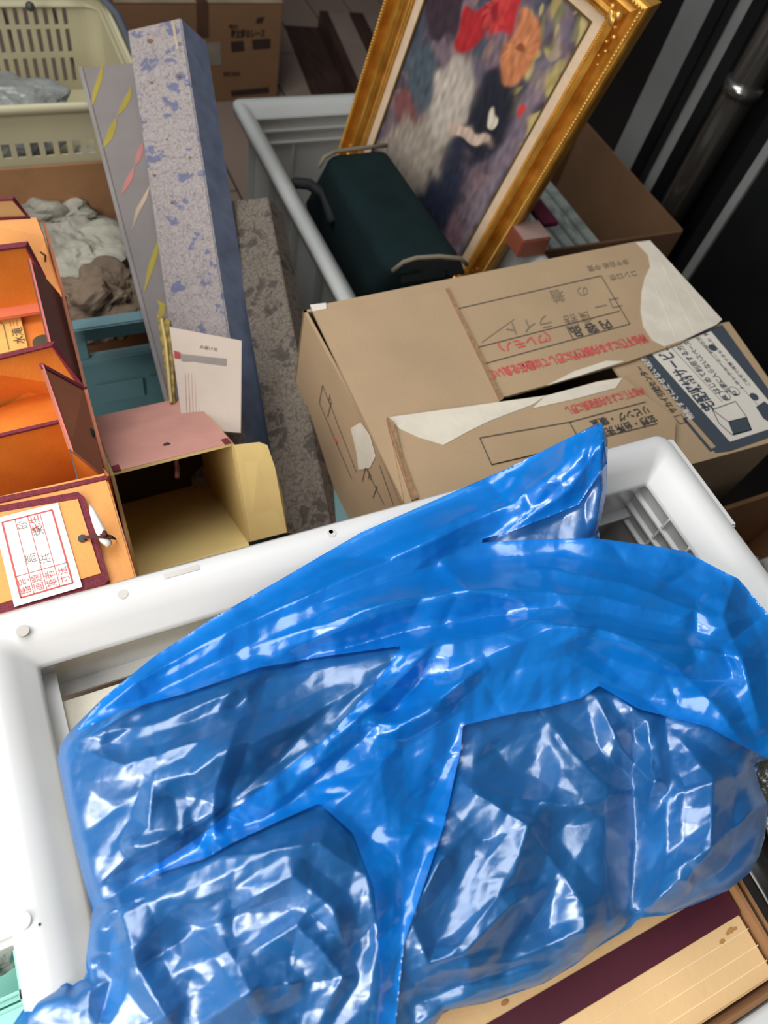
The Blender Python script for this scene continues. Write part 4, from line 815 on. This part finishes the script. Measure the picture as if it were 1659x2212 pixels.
text(b, lab, '先生', LU - m_ - .018, LV - m_ - cw * 3 + cw * .25, .0085, k=.0006); obj('label_print', b, INKR, ob)
b = B(); text(b, lab, '高', .034, LV - m_ - cw * 2 + .002, .010, -.01, k=.0006); text(b, lab, '砂', .068, LV - m_ - cw * 2 + .002, .009, -.01, k=.0006)
text(b, lab, '浜', .030, LV - m_ - cw * 3 + .002, .010, -.01, k=.0006); text(b, lab, '栄', .058, LV - m_ - cw * 3 + .001, .010, -.01, k=.0006); obj('pencil_writing', b, PENCIL, ob)
hp = [(195, 1092, .733, .0012), (200, 1106, .735, .0026), (208, 1126, .736, .0036), (218, 1148, .736, .0042), (227, 1166, .735, .0042), (237, 1178, .733, .0028)]
b = B(); tube(b, [W(*p[:3]) for p in hp], [p[3] for p in hp], 10); tag(obj('toggle', b, mat('white_horn', S(236, 236, 226), .3, .02), ob, True), 'white horn toggle')
b = B(); disc(b, W(178, 1163, .7275), V(0, 0, 1), .0036, .001); obj('grommet', b, mat('black_grommet', S(24, 20, 20), .4), ob)
BC = mat('brown_cord', S(78, 40, 34), .8)
b = B()
for k in (-1.2, 0, 1.2): tube(b, [W(180, 1163 + k, .728), W(200, 1158 + k * 2, .732), W(224, 1158 + k * 3, .741), W(240, 1160 + k * 2, .738), W(250, 1165, .722)], .0008, 6)
crumple(b, W(226, 1152, .742), (.002, .003, .0015), 2, .4, 2, 8); obj('cord', b, BC, ob)
# A: box behind the label box, opened
oa = thing('portfolio_box', (-.1, .43, .42), 'open orange portfolio box next behind the labelled one', 'box', 'open orange portfolio boxes')
def wall_down(name, p, q, depth, m, parent, t=.003):   # vertical wall hanging from edge p-q
    P0, P1 = W(*p), W(*q); b = B(); slab(b, [P0, P1, P1 - up * depth, P0 - up * depth], t); return obj(name, b, m, parent)
wall_down('far_wall', (-90, 962, .70), (132, 909, .70), .20, ORANGE, oa); wall_down('right_wall', (134, 908, .699), (230, 1030, .70), .20, ORANGE, oa)
pslab('edge_trim', [(-90, 957, .702), (130, 905, .702), (134, 911, .702), (-90, 964, .702)], MAROON, oa)
pslab('side_flap', [(91, 786, .755), (180, 837, .70), (228, 1030, .70), (153, 969, .755)], BROWNC, oa, .0025, 'brown outer face of the side flap')
pslab('flap_trim', [(89, 783, .757), (180, 833, .703), (181, 840, .703), (94, 793, .757)], MAROON, oa, .003); pslab('flap_edge', [(89, 784, .757), (95, 790, .757), (158, 972, .757), (152, 970, .757)], mat('pink_edge', S(196, 104, 96), .6), oa, .003)
b = B(); q = plane_pt(198, 935, W(180, 837, .70), (W(228, 1030, .70) - W(180, 837, .70)).cross(W(91, 786, .755) - W(180, 837, .70)).normalized()); ball(b, q + V(-.0008, -.001, .0012), .0042, 2, (1, 1.5, .5)); obj('clasp_hole', b, DARKIN, oa)
pslab('inner_lid', [(-90, 912, .672), (108, 842, .672), (131, 908, .70), (-90, 960, .70)], ORANGE, oa, .002)
# B
o2 = thing('portfolio_box', (-.1, .52, .42), 'open orange portfolio box with a gold titled card inside, middle of the row', 'box', 'open orange portfolio boxes')
pslab('lid', [(-90, 796, .735), (118, 742, .735), (180, 838, .69), (150, 848, .672), (100, 862, .660), (-90, 915, .655)], ORANGE, o2, .003)
pslab('lid_trim', [(-90, 787, .738), (118, 737, .738), (184, 838, .692), (174, 840, .690), (112, 747, .738), (-90, 797, .738)], MAROON, o2, .003)
pslab('side_flap', [(64, 560, .735), (130, 636, .68), (180, 826, .68), (107, 737, .735)], mat('maroon_card', S(104, 56, 48), .6, .06), o2, .0025, 'dark maroon side flap'); pslab('flap_edge', [(62, 558, .737), (67, 562, .737), (110, 738, .737), (105, 738, .737)], MATS['pink_edge'], o2, .003)
pslab('inner_panel', [(-90, 706, .645), (96, 668, .645), (112, 745, .645), (-90, 800, .645)], ORANGE, o2); pslab('crossbar', [(-90, 676, .66), (88, 647, .66), (95, 671, .66), (-90, 700, .66)], mat('coral_card', S(222, 116, 80), .6, .04), o2, .004)
pslab('title_card', [(-90, 702, .6500), (42, 677, .6500), (60, 750, .6500), (-90, 785, .6500)], mat('gold_card', S(226, 174, 92), .6, .08, 40), o2, .001)
tsO = W(60, 750, .6502); ts = Sheet(tsO, W(42, 677, .6502) - tsO, W(-20, 770, .6502) - tsO, .0004); ts.N = up; ts.V = (ts.V - ts.U * ts.V.dot(ts.U)).normalized(); b = B(); text(b, ts, '水滝', .006, .002, .013, k=.0003); line(b, ts, (.0, .019), (.040, .019), .0007, .0003); line(b, ts, (.040, .019), (.046, .024), .0007, .0003); line(b, ts, (.046, .024), (.046, .05), .0007, .0003); obj('brush_lettering', b, INKB, o2)
b = B(); text(b, ts, '三', .034, .005, .010, k=.0003); obj('seal', b, INKR, o2)
b = B(); c = W(96, 742, .655); disc(b, c, up, .012, .004, 24); obj('weight', b, mat('olive_disc', S(72, 60, 36), .5), o2)
# C
o3 = thing('portfolio_box', (-.1, .62, .42), 'orange portfolio box with raised flap, farthest of the row at the left edge', 'box', 'open orange portfolio boxes')
pslab('lid', [(-90, 548, .73), (58, 528, .73), (92, 600, .69), (100, 660, .655), (-90, 690, .655)], ORANGE, o3, .003)
pslab('lid_trim', [(-90, 539, .733), (60, 521, .733), (100, 598, .692), (94, 604, .690), (55, 532, .733), (-90, 550, .733)], MAROON, o3, .003)
pslab('back_cover', [(-90, 474, .70), (78, 470, .70), (94, 510, .69), (134, 640, .66), (110, 650, .64), (-90, 600, .64)], ORANGE_L, o3, .003)
pslab('top_flap', [(-90, 434, .745), (28, 430, .745), (60, 468, .72), (-90, 472, .72)], mat('beige_lining', S(222, 176, 116), .7, .04), o3, .002)
pslab('flap_trim', [(-90, 427, .747), (30, 424, .747), (66, 470, .722), (-90, 478, .722), (-90, 473, .724), (58, 467, .724), (27, 431, .747), (-90, 434, .747)], MAROON, o3, .003)
b = B(); tube(b, [W(88, 545, .684), W(98, 552, .69), (W(98, 566, .684))], .0012, 6); obj('cord_loop', b, BC, o3)
for par, yA, yB in ((oa, 1034, 842), (o2, 836, 640), (o3, 640, 480)):
    xs_ = {1034: (231, 182), 836: (181, 134), 640: (136, 92)}[yA]; P0, P1 = W(xs_[0], yA, .69), W(xs_[1], yB, .69)
    b = B(); slab(b, [P0, P1, P1 - up * .20, P0 - up * .20], .003); obj('outer_wall', b, BROWNC, par)

# ================= NEWSPAPER CARTON =================
t = thing('open_carton', (-.35, .87, .12), 'brown carton of crumpled packing paper beyond the teal crate', 'box')
for bx, z in (((-.4, .285, 1.205, 1.211), .505), ((-.4, .285, .868, .874), .38), ((-.4, -.394, .87, 1.21), .45), ((.279, .285, .87, 1.21), .40)):
    b = B(); box(b, *bx, .125, z); obj('side_panel', b, KRAFT_SIDE, t)
b = B(); box(b, -.4, .285, .87, 1.21, .12, .125); obj('bottom', b, KRAFT_SIDE, t)
for c, r, sd_, m, lb in ((W(120, 468, .40), (.105, .06, .05), 3, PAPER, 'large pale crumpled newspaper sheet at the back of the carton'), (W(195, 400, .42), (.06, .05, .06), 21, PAPER, 'twisted newspaper ball beside the grey scroll box'), (W(160, 570, .39), (.095, .085, .055), 6, PAPER, 'crumpled newspaper with red printing in the middle of the carton'), (W(215, 660, .41), (.085, .06, .055), 14, KPAPER, 'crumpled brown wrapping paper against the teal rail'), (W(240, 525, .35), (.09, .06, .05), 31, KPAPER, 'dark brown crumpled paper deep in the carton'), (W(262, 520, .40), (.022, .018, .02), 33, PAPER, 'small white paper scrap by the grey scroll box'), (W(100, 640, .36), (.08, .06, .05), 35, KPAPER, 'brown crumpled paper behind the orange boxes')):
    b = B(); crumple(b, c, r, sd_, .75, 5, 60); tag(obj('crumpled_paper', b, m), lb, 'paper', 'packing paper in the carton')
rp = mat('red_newsprint', S(170, 92, 80), .8)

# ================= BASKET =================
bk = thing('shopping_basket', (-.1, 1.22, .42), 'cream plastic shopping basket with slotted sides and grey handle', 'basket')
BK = mat('cream_basket_plastic', S(182, 174, 142), .5, .04, 8); sx0, sx1, sy0, sy1, sz = -.25, .245, 1.222, 1.56, .60
def slots(n, u0, u1, wdt, rows):
    out = []
    for v0, v1 in rows:
        for k in range(n): a = u0 + (u1 - u0) * k / (n - 1); out.append((a, a + wdt, v0, v1))
    return out
hf = .17
b = B(); wall_panel(b, V(sx0, sy1, sz - hf), V(sx1 - sx0 - .03, 0, 0), V(0, 0, hf), V(0, .003, 0), slots(13, .50, .93, .016, ((.10, .36), (.42, .66), (.70, .88))) + slots(8, .06, .44, .026, ((.78, .86), (.30, .38)))); obj('far_wall', b, BK, bk)
b = B(); wall_panel(b, V(sx0, sy0, sz - hf), V(sx1 - sx0 - .03, 0, 0), V(0, 0, hf), V(0, -.003, 0), slots(14, .30, .90, .028, ((.50, .64),)) + [(.94, .965, .3, .66)]); obj('front_wall', b, BK, bk)
b = B(); wall_panel(b, V(sx1, sy0 + .03, sz - hf), V(0, sy1 - sy0 - .06, 0), V(0, 0, hf), V(.003, 0, 0), []); obj('side_wall', b, BK, bk)
b = B(); wall_panel(b, V(sx0, sy0, sz - hf), V(0, sy1 - sy0, 0), V(0, 0, hf), V(-.003, 0, 0), []); obj('side_wall', b, BK, bk)
for cx, cy, a0 in ((sx1 - .03, sy1 - .03, 0), (sx1 - .03, sy0 + .03, -90)):
    b = B()
    for k in range(6):
        a, c = math.radians(a0 + 15 * k), math.radians(a0 + 15 * (k + 1)); p = V(cx + .03 * math.cos(a), cy + .03 * math.sin(a), sz - hf); q = V(cx + .03 * math.cos(c), cy + .03 * math.sin(c), sz - hf)
        obox(b, p, q - p, up * hf, V(.002 * math.cos(a), .002 * math.sin(a), 0))
    obj('corner', b, BK, bk)
b = B(); box(b, sx0, sx1, sy0, sy1, sz - hf - .003, sz - hf); obj('base', b, BK, bk)
obj('rim', flange(sx0 - .012, sx1 + .014, sy0 - .014, sy1 + .012, sz + .004, .014, .014, .03), BK, bk, True)
b = B(); tube(b, [(-.24, sy1 + .004, sz + .012), (.05, sy1 + .006, sz + .016), (.19, sy1, sz + .018), (.245, sy1 - .03, sz + .016), (.262, sy1 - .10, sz + .012), (.262, 1.34, sz + .010), (.255, 1.27, sz + .008), (.23, 1.225, sz + .006), (.17, 1.212, sz + .010)], .0065, 8); obj('handle', b, mat('grey_handle', S(84, 88, 98), .4, .05), bk, True)
b = B(); c = W(65, 14, .60); ball(b, c, .008, 2); obj('handle_pivot', b, mat('dark_pivot', S(60, 64, 54), .5), bk, True)
b = B(); crumple(b, (.02, 1.33, .52), (.13, .08, .07), 17, .35, 5, 50); tag(obj('clear_bag', b, mat('cloudy_film', S(140, 142, 136), .3, .15, 20, .3, 60)), 'cloudy clear plastic bag lying in the cream basket', 'bag')
b = B(); box(b, -.26, .25, 1.222, 1.56, .0, .424, .003); t = thing('plain_carton', (0, 1.25, 0), 'brown carton under the cream shopping basket', 'box'); obj('body', b, KRAFT_SIDE, t)
b = B(); box(b, -.26, .25, 1.38, 1.40, .4235, .4245); obj('tape', b, mat('brown_tape', S(110, 84, 60), .4), t)

# ================= FAR KRAFT CARTON, SHELF =================
fb = thing('closed_carton', (.41, 2.23, 0), 'taped brown carton with printed pictures and Japanese lettering at the far back', 'box')
FB = mat('far_carton_board', S(138, 102, 70), .85, .05, 8)
b = B(); box(b, .395, .868, 2.235, 2.62, 0, .276, .002); obj('body', b, FB, fb)
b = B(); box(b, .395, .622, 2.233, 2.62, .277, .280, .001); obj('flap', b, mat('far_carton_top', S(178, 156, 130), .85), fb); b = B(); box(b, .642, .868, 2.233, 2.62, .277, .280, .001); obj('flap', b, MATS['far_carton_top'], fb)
b = B(); box(b, .615, .648, 2.2325, 2.234, .19, .279); box(b, .615, .648, 2.233, 2.62, .2795, .2805); obj('tape', b, mat('brown_tape_far', S(92, 64, 48), .5), fb)
fsht = Sheet((.395, 2.2345, 0), (1, 0, 0), (0, 0, 1), 0.0006); fsht.N = V(0, -1, 0)
def fy(px, py):
    r = CR @ Vector((px - 829.5, 1106 - py, -FPX)); q = CAM + r * (2.2345 / r.y); return (q.x - .395, q.z)
b = B(); poly(b, fsht, [fy(*p) for p in ((448, 92), (476, 90), (478, 140), (450, 142))]); obj('paper_label', b, mat('grey_label', S(150, 140, 126), .8), fb)
DBI = mat('dark_brown_ink', S(58, 40, 30), .8)
for q in (((498, 90), (526, 88), (528, 110), (500, 112)), ((544, 86), (584, 83), (584, 104), (546, 107)), ((498, 196), (580, 188), (582, 200), (500, 208)), ((556, 38), (572, 36), (566, 50), (552, 50))):
    b = B(); poly(b, fsht, [fy(*p) for p in q]); obj('printed_picture', b, DBI, fb)
b = B(); q = fy(498, 80); text(b, fsht, '気太郎のレース', q[0], q[1], .024, .05, xs=.62); q = fy(494, 62); text(b, fsht, '宅の', q[0], q[1], .014, .03)
q = fy(482, 164); text(b, fsht, '家庭用品', q[0], q[1], .013, .02); obj('lettering', b, mat('dark_brown_ink', S(58, 40, 30), .8), fb)
sh = thing('wooden_shelf', (1.1, 2.0, 0), 'low dark wooden shelf unit lying on the floor at the far back', 'shelf')
DW = mat('dark_wood', S(72, 52, 44), .5, .2, 10, stretch=(8, 1, 1)); LW_ = mat('light_board', S(150, 130, 118), .6, .06)
dx = (W(775, 195, 0) - W(690, 22, 0)); O = W(690, 22, .06); A_ = W(790, 250, .06) - O; ndir = V(-A_.y, A_.x, 0).normalized(); ndir = ndir if ndir.x > 0 else -ndir
for k, (w0, w1, hz_, m) in enumerate(((0, .03, .06, DW), (.03, .11, .055, LW_), (.11, .16, .062, DW), (.16, .23, .055, LW_), (.23, .27, .062, DW), (.27, .34, .052, LW_))):
    b = B(); obox(b, V(O.x, O.y, 0) + ndir * w0, A_ * 1.0, ndir * (w1 - w0), up * hz_, .002); obj('board' if m is LW_ else 'rail', b, m, sh)
b = B(); obox(b, V(O.x, O.y, 0) - ndir * .12, A_, ndir * .12, up * .004); obj('foot_strip', b, DW, sh)

# ================= LOWER LEFT: AQUA CRATE AND FILM =================
t = thing('plastic_crate', (-.5, .03, .45), 'aqua green plastic crate rim at the lower left edge', 'crate')
for y0_, y1_, z in ((.026, .034, .66), (.036, .050, .664), (.052, .058, .658)):
    b = B(); box(b, -.5, -.118, y0_, y1_, z - .02, z, .003); obj('rail', b, AQUA, t)
b = B(); box(b, -.5, -.118, .038, .046, .45, .645); obj('side_wall', b, AQUA, t); b = B(); box(b, -.5, -.118, .38, .39, .45, .655); obj('side_wall', b, AQUA, t)
b = B(); box(b, -.124, -.118, .046, .38, .45, .655); obj('side_wall', b, AQUA, t); b = B(); box(b, -.5, -.118, .038, .39, .445, .45); obj('base', b, AQUA, t)
b = B(); crumple(b, (-.19, .105, .63), (.06, .038, .022), 19, .6, 5, 60); tag(obj('wrapped_newspaper', b, mat('filmed_newspaper', S(170, 168, 160), .2, .3, 60, .4, 80, dark=S(70, 70, 66))), 'plastic wrapped newspaper inside the aqua crate', 'newspaper')
b = B(); box(b, -.6, -.14, -.3, .02, 0, .5, .003); t = thing('plain_carton', (-.4, -.1, 0), 'brown carton below the aqua crate at the lower left corner', 'box'); obj('body', b, KRAFT_SIDE, t)
b = B(); box(b, -.6, -.14, -.15, -.13, .4995, .5005); obj('tape', b, MATS['brown_tape'], t)
